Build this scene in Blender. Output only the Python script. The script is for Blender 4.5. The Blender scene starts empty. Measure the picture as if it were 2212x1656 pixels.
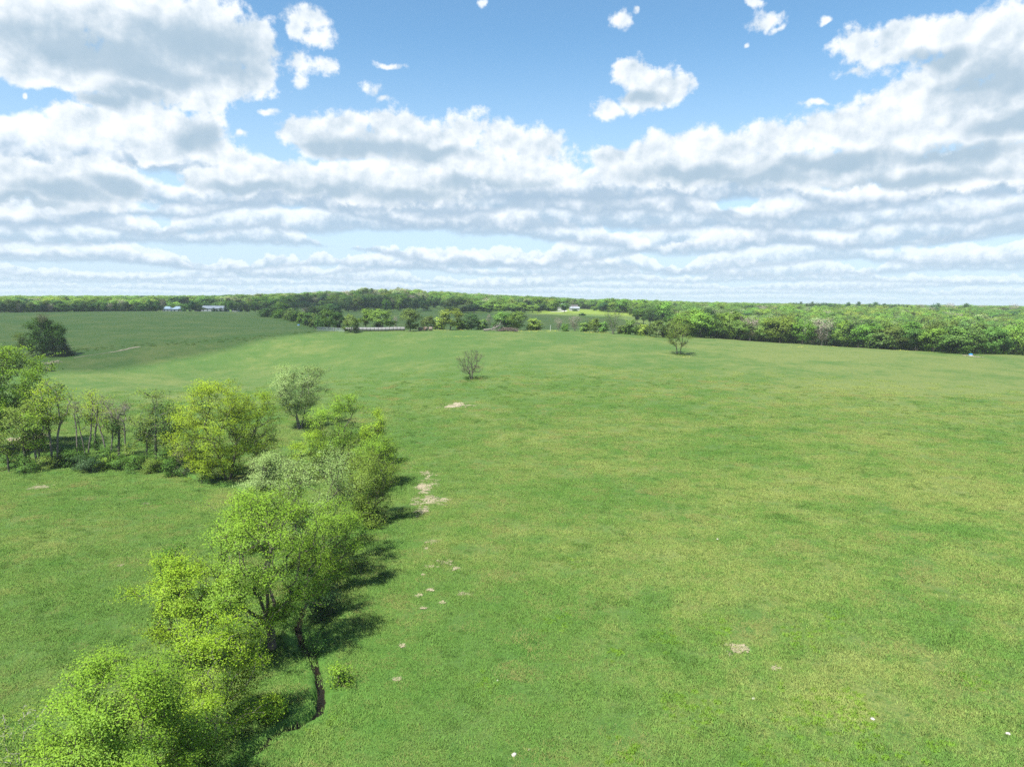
import bpy, bmesh, math, random
import numpy as np
from mathutils import Vector, Matrix

S = bpy.context.scene
COL = S.collection
R = math.radians
rng = np.random.default_rng(11)
random.seed(11)

# ------------------------------------------------------------------ camera
CAM_Z = 26.0
PITCH, ROLL = R(6.40), 0.0056
FPX = 1533.7                      # focal length in photo units (photo 2212 wide)
cr, sr, cp, sp = math.cos(ROLL), math.sin(ROLL), math.cos(PITCH), math.sin(PITCH)
FWD = np.array([0, cp, -sp]); UP0 = np.array([0, sp, cp]); RT0 = np.array([1.0, 0, 0])
RT = RT0 * cr + UP0 * sr; UP = UP0 * cr - RT0 * sr
cam_d = bpy.data.cameras.new('camera'); cam = bpy.data.objects.new('camera', cam_d); COL.objects.link(cam)
M = Matrix(((RT[0], UP[0], -FWD[0], 0), (RT[1], UP[1], -FWD[1], 0), (RT[2], UP[2], -FWD[2], CAM_Z), (0, 0, 0, 1)))
cam.matrix_world = M
cam_d.sensor_width = 36; cam_d.lens = 36 * FPX / 2212
cam_d.clip_start = 0.5; cam_d.clip_end = 30000
S.camera = cam
CAM = np.array([0, 0, CAM_Z])

def ray(X, Y):
    d = FWD + (X - 1106) / FPX * RT - (Y - 828) / FPX * UP
    return d / np.linalg.norm(d)

# ------------------------------------------------------------------ render / view
S.render.engine = 'CYCLES'
S.view_settings.view_transform = 'Standard'; S.view_settings.look = 'None'
S.view_settings.exposure = 1.15; S.view_settings.gamma = 1.0; S.view_settings.use_curve_mapping = False
cy = S.cycles
cy.max_bounces = 8; cy.diffuse_bounces = 4; cy.glossy_bounces = 2; cy.transmission_bounces = 4
cy.transparent_max_bounces = 8; cy.volume_bounces = 1
cy.caustics_reflective = False; cy.caustics_refractive = False
cy.use_denoising = False
cy.sample_clamp_indirect = 4.0

# ------------------------------------------------------------------ sun and sky
SUN_EL, SUN_AZ = R(59), R(-140)         # azimuth clockwise from +Y: sun to the left, a little behind
SUN = np.array([math.sin(SUN_AZ) * math.cos(SUN_EL), math.cos(SUN_AZ) * math.cos(SUN_EL), math.sin(SUN_EL)])
sd = bpy.data.lights.new('sun', 'SUN'); sd.energy = 4.4; sd.angle = R(0.53); sd.color = (1.0, 0.955, 0.88)
so = bpy.data.objects.new('sun', sd); COL.objects.link(so)
so.rotation_euler = Vector(SUN).to_track_quat('Z', 'Y').to_euler(); so.location = (0, 0, 300)

W = bpy.data.worlds.new('World'); S.world = W; W.use_nodes = True
W.cycles.sampling_method = 'MANUAL'; W.cycles.sample_map_resolution = 512

class NB:
    """tiny node-tree builder"""
    def __init__(s, nt): s.nt = nt; s.nt.nodes.clear()
    def n(s, t, **kw):
        nd = s.nt.nodes.new(t)
        for k, v in kw.items(): setattr(nd, k, v)
        return nd
    def put(s, sock, v):
        if isinstance(v, bpy.types.NodeSocket): s.nt.links.new(v, sock)
        elif v is not None: sock.default_value = v
    def m(s, op, a, b=None, c=None, clamp=False):
        nd = s.n('ShaderNodeMath', operation=op, use_clamp=clamp)
        for i, v in enumerate((a, b, c)):
            if v is not None: s.put(nd.inputs[i], v)
        return nd.outputs[0]
    def v(s, op, a, b=None, c=None, out=0):
        nd = s.n('ShaderNodeVectorMath', operation=op)
        for i, x in enumerate((a, b, c)):
            if x is not None: s.put(nd.inputs[i], x)
        return nd.outputs['Value'] if op in ('LENGTH', 'DOT_PRODUCT', 'DISTANCE') else nd.outputs[0]
    def noise(s, vec, scale, detail=4, rough=0.55, dim='3D', lac=2.0, dist=0.0):
        nd = s.n('ShaderNodeTexNoise', noise_dimensions=dim)
        s.put(nd.inputs['Vector'], vec); s.put(nd.inputs['Scale'], scale); nd.inputs['Detail'].default_value = detail
        nd.inputs['Roughness'].default_value = rough; nd.inputs['Lacunarity'].default_value = lac
        nd.inputs['Distortion'].default_value = dist
        return nd.outputs[0]
    def step(s, x, a, b, c=0.0, d=1.0, smooth=True):
        nd = s.n('ShaderNodeMapRange', interpolation_type='SMOOTHSTEP' if smooth else 'LINEAR')
        for i, q in enumerate((x, a, b, c, d)): s.put(nd.inputs[i], q)
        return nd.outputs[0]
    def mix(s, f, a, b, blend='MIX'):
        nd = s.n('ShaderNodeMix', data_type='RGBA', blend_type=blend)
        s.put(nd.inputs['Factor'], f)
        for i, q in ((6, a), (7, b)):
            if not isinstance(q, bpy.types.NodeSocket): q = (*q, 1.0) if len(q) == 3 else q
            s.put(nd.inputs[i], q)
        return nd.outputs[2]
    def sep(s, v):
        nd = s.n('ShaderNodeSeparateXYZ'); s.put(nd.inputs[0], v); return nd.outputs
    def comb(s, x, y, z):
        nd = s.n('ShaderNodeCombineXYZ')
        for i, q in enumerate((x, y, z)): s.put(nd.inputs[i], q)
        return nd.outputs[0]

def azel(X, Y):
    d = ray(X, Y); return math.atan2(d[0], d[1]), math.asin(d[2])

# cumulus seen in the upper sky: (x, y, rx, ry) converted to azimuth / elevation
CLOUDS = [
 (60,40,230,120),(250,20,260,110),(420,70,170,110),(350,140,200,70),(535,95,75,70),(120,165,230,32),(330,185,170,48),
 (480,180,120,44),(565,160,42,46),(100,110,180,70),
 (675,40,60,22),(690,78,48,34),(650,140,40,34),(655,178,26,24),(700,140,30,36),(640,60,28,40),
 (270,225,110,48),(185,270,84,48),(120,302,58,26),(440,225,56,34),
 (400,285,112,60),(300,300,64,38),(465,330,72,32),(330,325,90,26),(522,292,20,16),
 (845,139,36,12),(803,190,26,26),(822,213,24,13),(590,243,22,9),(74,209,8,8),(1042,18,11,14),
 (660,290,72,34),(740,275,72,42),(850,268,84,36),(900,305,140,48),(1010,282,52,48),(1100,302,80,44),(1170,310,62,46),(1205,335,46,36),(980,345,200,34),(760,320,120,34),
 (20,370,90,46),(110,372,90,46),(220,385,105,56),(100,420,220,40),(460,390,74,34),(560,385,120,44),(680,385,110,32),(790,400,150,44),(940,400,120,46),(1130,370,150,44),
 (1320,345,64,34),(1420,335,100,48),(1540,318,110,52),(1680,306,120,50),(1820,285,130,62),(1960,270,170,86),(2130,250,170,110),(1500,370,260,40),(1800,360,340,56),(2100,360,280,70),(1880,225,60,26),(1990,205,90,62),
 (1850,95,64,42),(1940,72,84,44),(2050,70,110,60),(2170,70,130,76),(1930,120,110,40),(2080,140,130,66),(2220,170,120,110),(1845,150,50,18),
 (1365,160,46,38),(1400,180,60,44),(1440,195,62,34),(1390,220,58,30),(1482,190,26,28),(1320,241,42,22),
 (1345,42,30,26),(1376,22,14,10),(1655,46,56,26),(1632,6,24,10),(1690,62,22,14),(1768,224,42,11),(1775,50,10,14),(1600,96,9,7),
]
DARKS = [(190,105,270,50),(420,95,190,58),(300,150,220,34),(500,150,80,36),(300,205,84,28),(230,215,60,22),(425,300,66,30),
 (800,318,150,28),(700,322,60,18),(930,330,90,20),(140,412,130,24),(260,400,80,22),(60,440,150,22),(520,405,130,14),(700,410,120,16),(1040,400,130,22),(1130,430,150,22),
 (1390,210,52,20),(1500,372,200,22),(1640,385,150,24),(1800,350,160,24),(2060,330,190,22),(2150,175,150,52),(2020,130,80,26),(2180,265,150,30),(1960,395,240,22),(870,420,120,18)]

GAIN = 0.63                       # sky colours below are written for the first exposure
SKY = 0.064                       # strength of the sky
def world():
    b = NB(W.node_tree)
    out = b.n('ShaderNodeOutputWorld')
    sky = b.n('ShaderNodeTexSky', sky_type='NISHITA', sun_disc=False, sun_elevation=SUN_EL, sun_rotation=SUN_AZ, altitude=200,
              air_density=1.0, dust_density=0.6, ozone_density=2.2)
    d = b.v('NORMALIZE', b.n('ShaderNodeTexCoord').outputs['Generated'])
    x, y, z = b.sep(d)
    az = b.m('ARCTAN2', x, y); el = b.m('ARCSINE', z)
    p = b.comb(az, el, 0.0)
    elp = b.m('MAXIMUM', el, 0.0)
    # clear air: Nishita scaled, paling to the horizon
    air = b.v('MULTIPLY', sky.outputs[0], (0.103, 0.137, 0.141))
    pale = b.step(elp, 0.0, 0.36, 0.88, 0.0)
    air = b.mix(pale, air, (0.50, 0.61, 0.74))
    # ---- slab of cumulus reaching to the horizon: slices, lowest in front
    zz = b.m('MAXIMUM', b.m('ADD', z, 0.010), 0.004)
    P = b.v('DIVIDE', d, b.comb(zz, zz, zz))
    # keep the open blue of the upper sky in front, ordinary cover elsewhere
    front = b.m('MULTIPLY', b.step(az, -0.95, -0.70), b.step(az, 0.70, 0.95, 1.0, 0.0))
    front = b.m('MULTIPLY', front, b.m('MULTIPLY', b.step(el, 0.105, 0.165), b.step(el, 0.50, 0.75, 1.0, 0.0)))
    thr = b.m('MULTIPLY_ADD', front, 0.42, 0.485)
    thr = b.m('ADD', thr, b.step(el, 0.09, 0.6, 0.0, 0.05))
    col = air
    K = 7
    layers = []
    g0, g1 = np.array([0.33, 0.44, 0.55]), np.array([0.88, 0.90, 0.92])
    shades = [tuple(g0 + (g1 - g0) * min(1.0, (k / 4.5) ** 0.8)) for k in range(K)]
    for k in range(K):
        a = 1.0 + 0.07 * k
        q = b.v('MULTIPLY_ADD', P, (a * 0.62, a * 0.62, 0.0), (3.7, 1.3, 0.05 * k))
        n = b.noise(q, 1.0, 5, 0.60)
        layers.append(b.step(n, b.m('ADD', thr, 0.018 * k), b.m('ADD', thr, 0.018 * k + 0.045)))
    for k in reversed(range(K)):
        col = b.mix(b.m('MULTIPLY', layers[k], 0.70 if k == 0 else 0.85), col, shades[k])
    # ---- rows of cumulus one behind the other down to the horizon, far rows first
    slab = b.mix(b.step(el, 0.085, 0.16), air, col)
    low = slab
    ROWS = [(644, 9, 80), (635, 12, 70), (624, 15, 90), (611, 20, 110), (596, 27, 130), (578, 33, 150), (556, 38, 190), (530, 46, 230), (502, 54, 260), (474, 62, 320), (444, 66, 380)]
    for i, (ypx, hpx, wpx) in enumerate(ROWS):
        e, h, w = (656 - ypx) / FPX, hpx / FPX, 1.5 * wpx / FPX
        pr = b.v('MULTIPLY_ADD', p, (1 / w, 0.25 / w, 0.0), (i * 7.31, i * 3.7, i * 1.9))
        n = b.noise(pr, 1.0, 4, 0.62)
        bw = b.noise(b.v('ADD', p, (i * 1.7, i * 2.3, 0.0)), 1.15 / h, 3, 0.6)
        hgt = b.step(n, 0.25, 0.58, 0.0, 1.5)
        q = b.m('DIVIDE', b.m('SUBTRACT', el, e), h)                 # height above the row's base
        q = b.m('ADD', q, b.m('MULTIPLY_ADD', b.noise(b.v('MULTIPLY_ADD', p, (3.1, 0.0, 0.0), (i * 3.3, i * 5.1, 0.0)), 1.0, 2, 0.5), 3.0, -1.5))        # bases rise and dip a little
        dt = b.m('ADD', b.m('SUBTRACT', hgt, q), b.m('MULTIPLY_ADD', bw, 0.9, -0.45))
        al = b.m('MULTIPLY', b.step(dt, 0.0, 0.19), b.step(b.m('ADD', q, b.m('MULTIPLY_ADD', bw, 0.5, -0.25)), -0.14, 0.16))
        sh = b.step(b.m('ADD', b.m('DIVIDE', q, b.m('ADD', hgt, 0.35)), b.m('MULTIPLY_ADD', bw, 1.1, -0.55)), 0.06, 0.62)
        far = (1 - i / 10) ** 1.2
        base = np.array([0.31, 0.42, 0.535]) * (1 - 0.5 * far) + np.array([0.50, 0.62, 0.73]) * 0.5 * far
        top = np.array([0.79, 0.82, 0.85]) * (1 - 0.7 * far) + np.array([0.60, 0.70, 0.79]) * 0.7 * far
        low = b.mix(b.m('MULTIPLY', al, 0.94 - 0.4 * far), low, b.mix(sh, tuple(base), tuple(top)))
    # ---- named cumulus higher up
    wob = b.noise(b.v('ADD', p, (5.0, 2.0, 0.0)), 20.0, 2, 0.5)
    wob2 = b.noise(b.v('ADD', p, (1.0, 7.0, 3.0)), 20.0, 2, 0.5)
    pw = b.v('ADD', p, b.comb(b.m('MULTIPLY_ADD', wob, 0.05, -0.025), b.m('MULTIPLY_ADD', wob2, 0.036, -0.018), 0.0))
    def field(lst, pp, k):
        acc = None
        for (cx, cyy, rx, ry) in lst:
            a0, e0 = azel(cx, cyy); a1, _ = azel(cx + rx, cyy); _, e1 = azel(cx, cyy - ry)
            sx, sy = 1 / abs(a1 - a0), 1 / abs(e1 - e0)
            q = b.v('MULTIPLY_ADD', pp, (sx, sy, 0.0), (-a0 * sx, -e0 * sy, 0.0))
            l = b.v('LENGTH', q)
            if rx * ry < 1700 and lst is CLOUDS: l = b.m('MULTIPLY_ADD', l, 0.55, 0.52)      # small scraps are thin and torn
            acc = l if acc is None else b.m('SMOOTH_MIN', acc, l, k)
        return acc
    m = field(CLOUDS, pw, 0.22)
    fb = b.noise(p, 30.0, 7, 0.58)
    fw = b.noise(b.v('ADD', p, (2.0, 3.0, 0.0)), 105.0, 4, 0.62)
    # relief: compare with the same billows a little further from the sun
    fs = b.noise(b.v('ADD', p, (0.006, -0.010, 0.0)), 30.0, 4, 0.52)
    rel = b.m('SUBTRACT', fb, fs)
    dens = b.m('ADD', b.m('MULTIPLY', b.m('SUBTRACT', 1.0, m), 1.5), b.m('MULTIPLY_ADD', fb, 2.0, -1.0))
    dens = b.m('ADD', dens, b.m('MULTIPLY_ADD', fw, 0.9, -0.45))
    alpha = b.step(dens, -0.14, 0.50)
    dk = field(DARKS, pw, 0.30)
    dark = b.step(b.m('ADD', dk, b.m('MULTIPLY_ADD', fb, 1.0, -0.5)), 0.30, 1.45, 1.0, 0.0)
    core = b.step(dens, 0.3, 1.4)
    rel2 = b.m('SUBTRACT', wob, b.noise(b.v('ADD', p, (5.012, 1.978, 0.0)), 20.0, 2, 0.5))
    lum = b.m('MULTIPLY_ADD', rel, 0.95, b.m('MULTIPLY_ADD', rel2, 0.42, 0.915))
    lum = b.m('SUBTRACT', lum, b.m('MULTIPLY', core, 0.10))
    white = b.mix(b.step(lum, 0.62, 0.98, smooth=False), (0.44, 0.53, 0.61), (0.73, 0.765, 0.795))
    cc = b.mix(b.m('MULTIPLY', dark, 0.88), white, (0.30, 0.41, 0.51))
    vis = b.m('MULTIPLY', alpha, b.step(el, 0.075, 0.12))
    high = b.mix(vis, low, cc)
    def background(c):
        bg = b.n('ShaderNodeBackground'); bg.inputs['Strength'].default_value = SKY
        sc = b.v('SCALE', c); sc.node.inputs['Scale'].default_value = GAIN / SKY
        b.put(bg.inputs['Color'], sc); return bg.outputs[0]
    def either(f, s0, s1):
        mx = b.n('ShaderNodeMixShader'); b.put(mx.inputs[0], f); b.put(mx.inputs[1], s0); b.put(mx.inputs[2], s1); return mx.outputs[0]
    # the named clouds lie in one part of the sky: skip their sums elsewhere
    inside = b.m('MULTIPLY', b.m('LESS_THAN', b.m('ABSOLUTE', az), 0.88), b.m('MULTIPLY', b.m('GREATER_THAN', el, 0.058), b.m('LESS_THAN', el, 0.62)))
    sky_s = either(inside, background(low), background(high))
    b.put(out.inputs[0], either(b.m('GREATER_THAN', z, -0.015), background((0.30, 0.36, 0.34)), sky_s))
world()

# ------------------------------------------------------------------ terrain
def pt_at_z(X, Y, z):
    d = ray(X, Y); t = (z - CAM_Z) / d[2]; return CAM + d * t
def pt_at_d(X, dist, z):
    d = ray(X, 700); a = math.atan2(d[0], d[1]); return np.array([math.sin(a) * dist, math.cos(a) * dist, z])
CTRL = [pt_at_z(*c) for c in [
 (300,1600,0),(1100,1640,.3),(1700,1640,.8),(2200,1640,1.4),(590,1395,0),(1100,1300,.4),(1600,1300,1.2),(2200,1300,2.0),
 (0,1300,.5),(0,1100,.4),(470,1040,-.3),(100,1000,0),(850,1060,.3),(1106,1000,1.5),(1600,1000,2.6),(2200,1000,3.2),
 (700,925,1.2),(1018,818,6.3),(1465,765,9.8),(300,850,2.6),(500,800,4.2),(2080,762,8.4),(2205,850,5.9),(2205,768,8.2),(1750,745,9.4),(1300,850,5.2),
 (760,713,14.4),(930,713.5,14.9),(1100,714.5,14.8),(1300,717,14.2),(1440,725,12.6),(1560,733,11.4),(100,768,8.3),(0,742,10.4),(300,745,10.4),(600,721,14.0),
 (-60,677,18.3),(0,676,18.4),(300,672.5,18.9),(560,674,18.3),(640,688,16.2),(1700,850,5.4)]]
CTRL += [pt_at_d(*c) for c in [
 (760,345,12.6),(900,370,11.9),(1100,380,12.4),(1250,390,12.6),(1100,600,16.4),(1250,600,16.6),(1380,620,15.4),(1230,760,19.6),(1350,760,18.6),
 (800,900,30),(880,880,30),(650,900,25),(960,860,26),(500,1000,21.5),(300,1000,20),(0,1000,18),(0,640,17.2),(300,625,17.6),(480,690,16.8),(560,640,16.4),(700,560,15.5),(850,620,16.5),
 (1500,420,8.5),(1800,390,4),(2200,390,3),(1500,600,8.5),(1800,600,5),(2200,600,4.5),(1500,900,15.5),(1850,900,13.6),(2200,900,12.4),
 (1500,1500,15),(1850,1500,12),(2200,1500,10.5),(1106,1300,20),(700,1600,22),(200,1600,21),(-300,700,15),(-300,300,8),(2500,300,6),(2500,700,5)]]
for a in np.linspace(-math.pi, math.pi, 13): CTRL.append(np.array([math.sin(a) * 6000, math.cos(a) * 6000, 14.0]))
for a in (-2.6, -1.9, -1.3, 1.3, 1.9, 2.6):
    for rr, zz in ((60, .6), (250, 3.0), (900, 9.0)): CTRL.append(np.array([math.sin(a) * rr, math.cos(a) * rr, zz]))
for a in (-2.2, -1.1, -0.5, 0, .5, 1.1, 2.2): CTRL.append(np.array([math.sin(a) * 24, math.cos(a) * 24, 0.25]))
CTRL = np.array(CTRL)
def lp(x, y):
    r = np.maximum(np.hypot(x, y), 15.0); return np.log(r / 30.0), np.arctan2(x, y)
def tps_k(u): return np.where(u > 1e-12, u * np.log(np.maximum(u, 1e-12)), 0.0) * 0.5   # u = r^2
_cu, _ca = lp(CTRL[:, 0], CTRL[:, 1])
_n = len(CTRL)
_K = tps_k((_cu[:, None] - _cu) ** 2 + (_ca[:, None] - _ca) ** 2) + np.eye(_n) * 2e-4
_Pm = np.stack([np.ones(_n), _cu, _ca], 1)
_A = np.block([[_K, _Pm], [_Pm.T, np.zeros((3, 3))]])
_w = np.linalg.solve(_A, np.concatenate([CTRL[:, 2], np.zeros(3)]))

CREEK_PX = [(-420,985),(-160,1010),(0,1004),(70,1000),(150,1002),(230,1003),(300,1006),(380,1016),(440,1034),(490,1046),(560,1062),(620,1090),(672,1130),(700,1190),(684,1250),(655,1300),
 (640,1350),(654,1378),(676,1412),(690,1452),(694,1490),(689,1520),(656,1546),(610,1560),(575,1590),(545,1608),(512,1638),(480,1662),(430,1712),(370,1800),(250,1950)]

def base_z(x, y):
    x = np.asarray(x, float); y = np.asarray(y, float)
    u, a = lp(x, y); sh = u.shape; u = u.ravel(); a = a.ravel(); z = np.empty_like(u)
    for i in range(0, len(u), 20000):
        uu, aa = u[i:i + 20000], a[i:i + 20000]
        z[i:i + 20000] = tps_k((uu[:, None] - _cu) ** 2 + (aa[:, None] - _ca) ** 2) @ _w[:_n] + _w[_n] + _w[_n + 1] * uu + _w[_n + 2] * aa
    z = z.reshape(sh)
    r = np.hypot(x, y)
    b = np.clip((np.abs(np.arctan2(x, y)) - 2.3) / 0.7, 0, 1) ; b = b * b * (3 - 2 * b)
    z = z * (1 - b) + b * (0.5 + 13.5 * np.clip(r / 3000, 0, 1))
    n = 0.13 * np.sin(x * .21 + 1.3 * np.sin(y * .13)) * np.sin(y * .17 + 1.1 * np.sin(x * .11)) + 0.06 * np.sin(x * .63 + y * .41) * np.sin(y * .71 - x * .2)
    return z + n * np.clip(r / 30, 0, 1) * np.clip(1.4 - r / 500, 0.25, 1)

def hit(X, Y, f=base_z):
    d = ray(X, Y); h = math.hypot(d[0], d[1])
    t = np.geomspace(15, 6000, 1600) / h
    P = CAM + d[None] * t[:, None]
    below = np.nonzero(P[:, 2] < f(P[:, 0], P[:, 1]))[0]
    if not len(below): return None
    i = below[0]; a, b = t[max(i - 1, 0)], t[i]
    for _ in range(18):
        m = (a + b) / 2; p = CAM + d * m
        if p[2] < float(f(p[0], p[1])): b = m
        else: a = m
    return CAM + d * b

CREEK = np.array([hit(*c)[:2] for c in CREEK_PX])
def smooth_line(P, k=3):
    for _ in range(k):
        Q = [P[0]]
        for a, b in zip(P[:-1], P[1:]): Q += [a * .75 + b * .25, a * .25 + b * .75]
        Q.append(P[-1]); P = np.array(Q)
    return P
CREEK = smooth_line(CREEK, 2)
def line_dist(x, y, L):
    best = np.full(np.shape(x), 1e9)
    for a, b in zip(L[:-1], L[1:]):
        ab = b - a; t = np.clip(((x - a[0]) * ab[0] + (y - a[1]) * ab[1]) / (ab @ ab), 0, 1)
        best = np.minimum(best, np.hypot(x - a[0] - t * ab[0], y - a[1] - t * ab[1]))
    return best
def creek_dist(x, y):
    x = np.asarray(x, float); y = np.asarray(y, float); out = np.full(x.shape, 1e3)
    mk = (x > CREEK[:, 0].min() - 6) & (x < CREEK[:, 0].max() + 6) & (y > CREEK[:, 1].min() - 6) & (y < CREEK[:, 1].max() + 6)
    if mk.any(): out[mk] = line_dist(x[mk], y[mk], CREEK)
    return out
def ground_z(x, y, d=None):
    z = base_z(x, y); d = creek_dist(x, y) if d is None else d
    wig = 0.14 * np.sin(np.asarray(x) * 2.1 + np.sin(np.asarray(y) * 1.7)) + 0.10 * np.sin(np.asarray(y) * 3.3)
    t = np.clip((d + wig - 0.21) / 0.30, 0, 1); t = t * t * (3 - 2 * t)
    dip = np.exp(-(d / 2.6) ** 2) * 0.22
    return z - (1 - t) * 0.75 - dip

# ------------------------------------------------------------------ helpers for objects
def mesh_np(name, V, F, mat=None, attrs=None, smooth=False):
    """V (n,3), F list of (m,k) int arrays"""
    me = bpy.data.meshes.new(name)
    F = [f for f in (F if isinstance(F, list) else [F]) if len(f)]
    nl = sum(f.size for f in F); npoly = sum(len(f) for f in F)
    me.vertices.add(len(V)); me.vertices.foreach_set('co', np.ascontiguousarray(V, np.float32).ravel())
    me.loops.add(nl); me.polygons.add(npoly)
    me.loops.foreach_set('vertex_index', np.concatenate([f.ravel() for f in F]).astype(np.int32))
    tot = np.concatenate([np.full(len(f), f.shape[1]) for f in F]); st = np.concatenate([[0], np.cumsum(tot)[:-1]])
    me.polygons.foreach_set('loop_start', st.astype(np.int32)); me.polygons.foreach_set('loop_total', tot.astype(np.int32))
    if smooth: me.polygons.foreach_set('use_smooth', np.ones(npoly, bool))
    for k, v in (attrs or {}).items():
        if np.ndim(v) == 2:
            at = me.attributes.new(k, 'FLOAT_VECTOR', 'POINT'); at.data.foreach_set('vector', np.ascontiguousarray(v, np.float32).ravel()); continue
        at = me.attributes.new(k, 'FLOAT', 'POINT'); at.data.foreach_set('value', np.ascontiguousarray(v, np.float32))
    me.update(calc_edges=True)
    if mat: me.materials.append(mat)
    return me
def link(name, me, parent=None, loc=None):
    o = bpy.data.objects.new(name, me); COL.objects.link(o)
    if parent: o.parent = parent
    if loc is not None: o.location = loc
    return o
def tag(o, label=None, cat=None, group=None, kind=None):
    for k, v in (('label', label), ('category', cat), ('group', group), ('kind', kind)):
        if v: o[k] = v
    return o
def thing(name, label, cat, loc, rz=0.0, group=None):
    o = bpy.data.objects.new(name, None); COL.objects.link(o); o.location = loc; o.rotation_euler = (0, 0, rz); o.empty_display_size = 0.5
    return tag(o, label, cat, group)

class Boxes:
    """collects boxes, bars, tubes into one mesh"""
    def __init__(s): s.V = []; s.F = []; s.n = 0
    def add(s, V, F):
        s.V.append(np.asarray(V, float)); s.F += [tuple(i + s.n for i in f) for f in F]; s.n += len(V); return s
    def box(s, c, d, rz=0.0):
        cx = np.array([[x, y, z] for x in (-.5, .5) for y in (-.5, .5) for z in (-.5, .5)]) * np.array(d)
        c_, s_ = math.cos(rz), math.sin(rz); cx = cx @ np.array([[c_, s_, 0], [-s_, c_, 0], [0, 0, 1]]) + np.array(c)
        return s.add(cx, [(0, 1, 3, 2), (4, 6, 7, 5), (0, 4, 5, 1), (2, 3, 7, 6), (0, 2, 6, 4), (1, 5, 7, 3)])
    def tube(s, pts, rad, k=6, cap=True):
        pts = np.asarray(pts, float); rad = np.broadcast_to(rad, (len(pts),)); V = []
        for i, p in enumerate(pts):
            d = pts[min(i + 1, len(pts) - 1)] - pts[max(i - 1, 0)]; d = d / (np.linalg.norm(d) + 1e-9)
            u = np.cross(d, [0.31, 0.9, 0.2]); u /= np.linalg.norm(u); w = np.cross(d, u)
            for j in range(k):
                a = 2 * math.pi * j / k; V.append(p + rad[i] * (math.cos(a) * u + math.sin(a) * w))
        F = [(i * k + j, i * k + (j + 1) % k, (i + 1) * k + (j + 1) % k, (i + 1) * k + j) for i in range(len(pts) - 1) for j in range(k)]
        if cap: F += [tuple(range(k))[::-1], tuple(range((len(pts) - 1) * k, len(pts) * k))]
        return s.add(V, F)
    def build(s, name, mat, parent=None, smooth=False):
        me = bpy.data.meshes.new(name); me.from_pydata([tuple(v) for v in np.concatenate(s.V)], [], s.F)
        if smooth: me.polygons.foreach_set('use_smooth', [True] * len(me.polygons))
        me.materials.append(mat); me.update(); return link(name, me, parent)

# ------------------------------------------------------------------ materials
def material(name):
    m = bpy.data.materials.new(name); m.use_nodes = True; b = NB(m.node_tree); b.out = b.n('ShaderNodeOutputMaterial'); return m, b
def simple(name, col, rough=0.7, var=0.25, scale=3.0, metal=0.0, bump=0.0):
    m, b = material(name); p = b.n('ShaderNodeBsdfPrincipled')
    tc = b.n('ShaderNodeTexCoord').outputs['Object']
    n = b.noise(tc, scale, 5, 0.6)
    c = b.mix(n, tuple(np.array(col) * (1 - var)), tuple(np.minimum(np.array(col) * (1 + var), 0.95)))
    b.put(p.inputs['Base Color'], c); p.inputs['Roughness'].default_value = rough; p.inputs['Metallic'].default_value = metal
    if bump:
        bp = b.n('ShaderNodeBump'); bp.inputs['Strength'].default_value = bump; bp.inputs['Distance'].default_value = 0.05
        b.put(bp.inputs['Height'], n); b.put(p.inputs['Normal'], bp.outputs[0])
    b.put(b.out.inputs[0], p.outputs[0]); return m

def leaf_mat(name, dark, light, trans=0.42, hue=0.0, spec=0.2, gain=1.85):
    m, b = material(name)
    t = b.n('ShaderNodeAttribute', attribute_name='tint').outputs['Fac']
    oi = b.n('ShaderNodeObjectInfo'); rnd = oi.outputs['Random']
    dark, light = (tuple(np.array(q) * gain) for q in (dark, light))
    c = b.mix(t, dark, light)
    if hue:
        hs = b.n('ShaderNodeHueSaturation'); b.put(hs.inputs['Color'], c)
        b.put(hs.inputs['Hue'], b.m('MULTIPLY_ADD', rnd, hue, 0.5 - hue / 2))
        b.put(hs.inputs['Value'], b.m('MULTIPLY_ADD', b.m('FRACT', b.m('MULTIPLY', rnd, 7.31)), 0.6, 0.82)); c = hs.outputs[0]
    vt = b.n('ShaderNodeVectorTransform', vector_type='NORMAL', convert_from='OBJECT', convert_to='WORLD')
    b.put(vt.inputs[0], b.n('ShaderNodeAttribute', attribute_name='nrm').outputs['Vector'])
    nn = b.v('NORMALIZE', vt.outputs[0])
    p = b.n('ShaderNodeBsdfPrincipled'); b.put(p.inputs['Base Color'], c); p.inputs['Roughness'].default_value = 0.55
    p.inputs['Specular IOR Level'].default_value = spec; b.put(p.inputs['Normal'], nn)
    tr = b.n('ShaderNodeBsdfTranslucent'); b.put(tr.inputs[0], b.v('MULTIPLY', c, (1.25, 1.2, 0.55))); b.put(tr.inputs['Normal'], nn)
    mx = b.n('ShaderNodeMixShader'); mx.inputs[0].default_value = trans
    b.put(mx.inputs[1], p.outputs[0]); b.put(mx.inputs[2], tr.outputs[0]); b.put(b.out.inputs[0], mx.outputs[0]); return m

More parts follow.
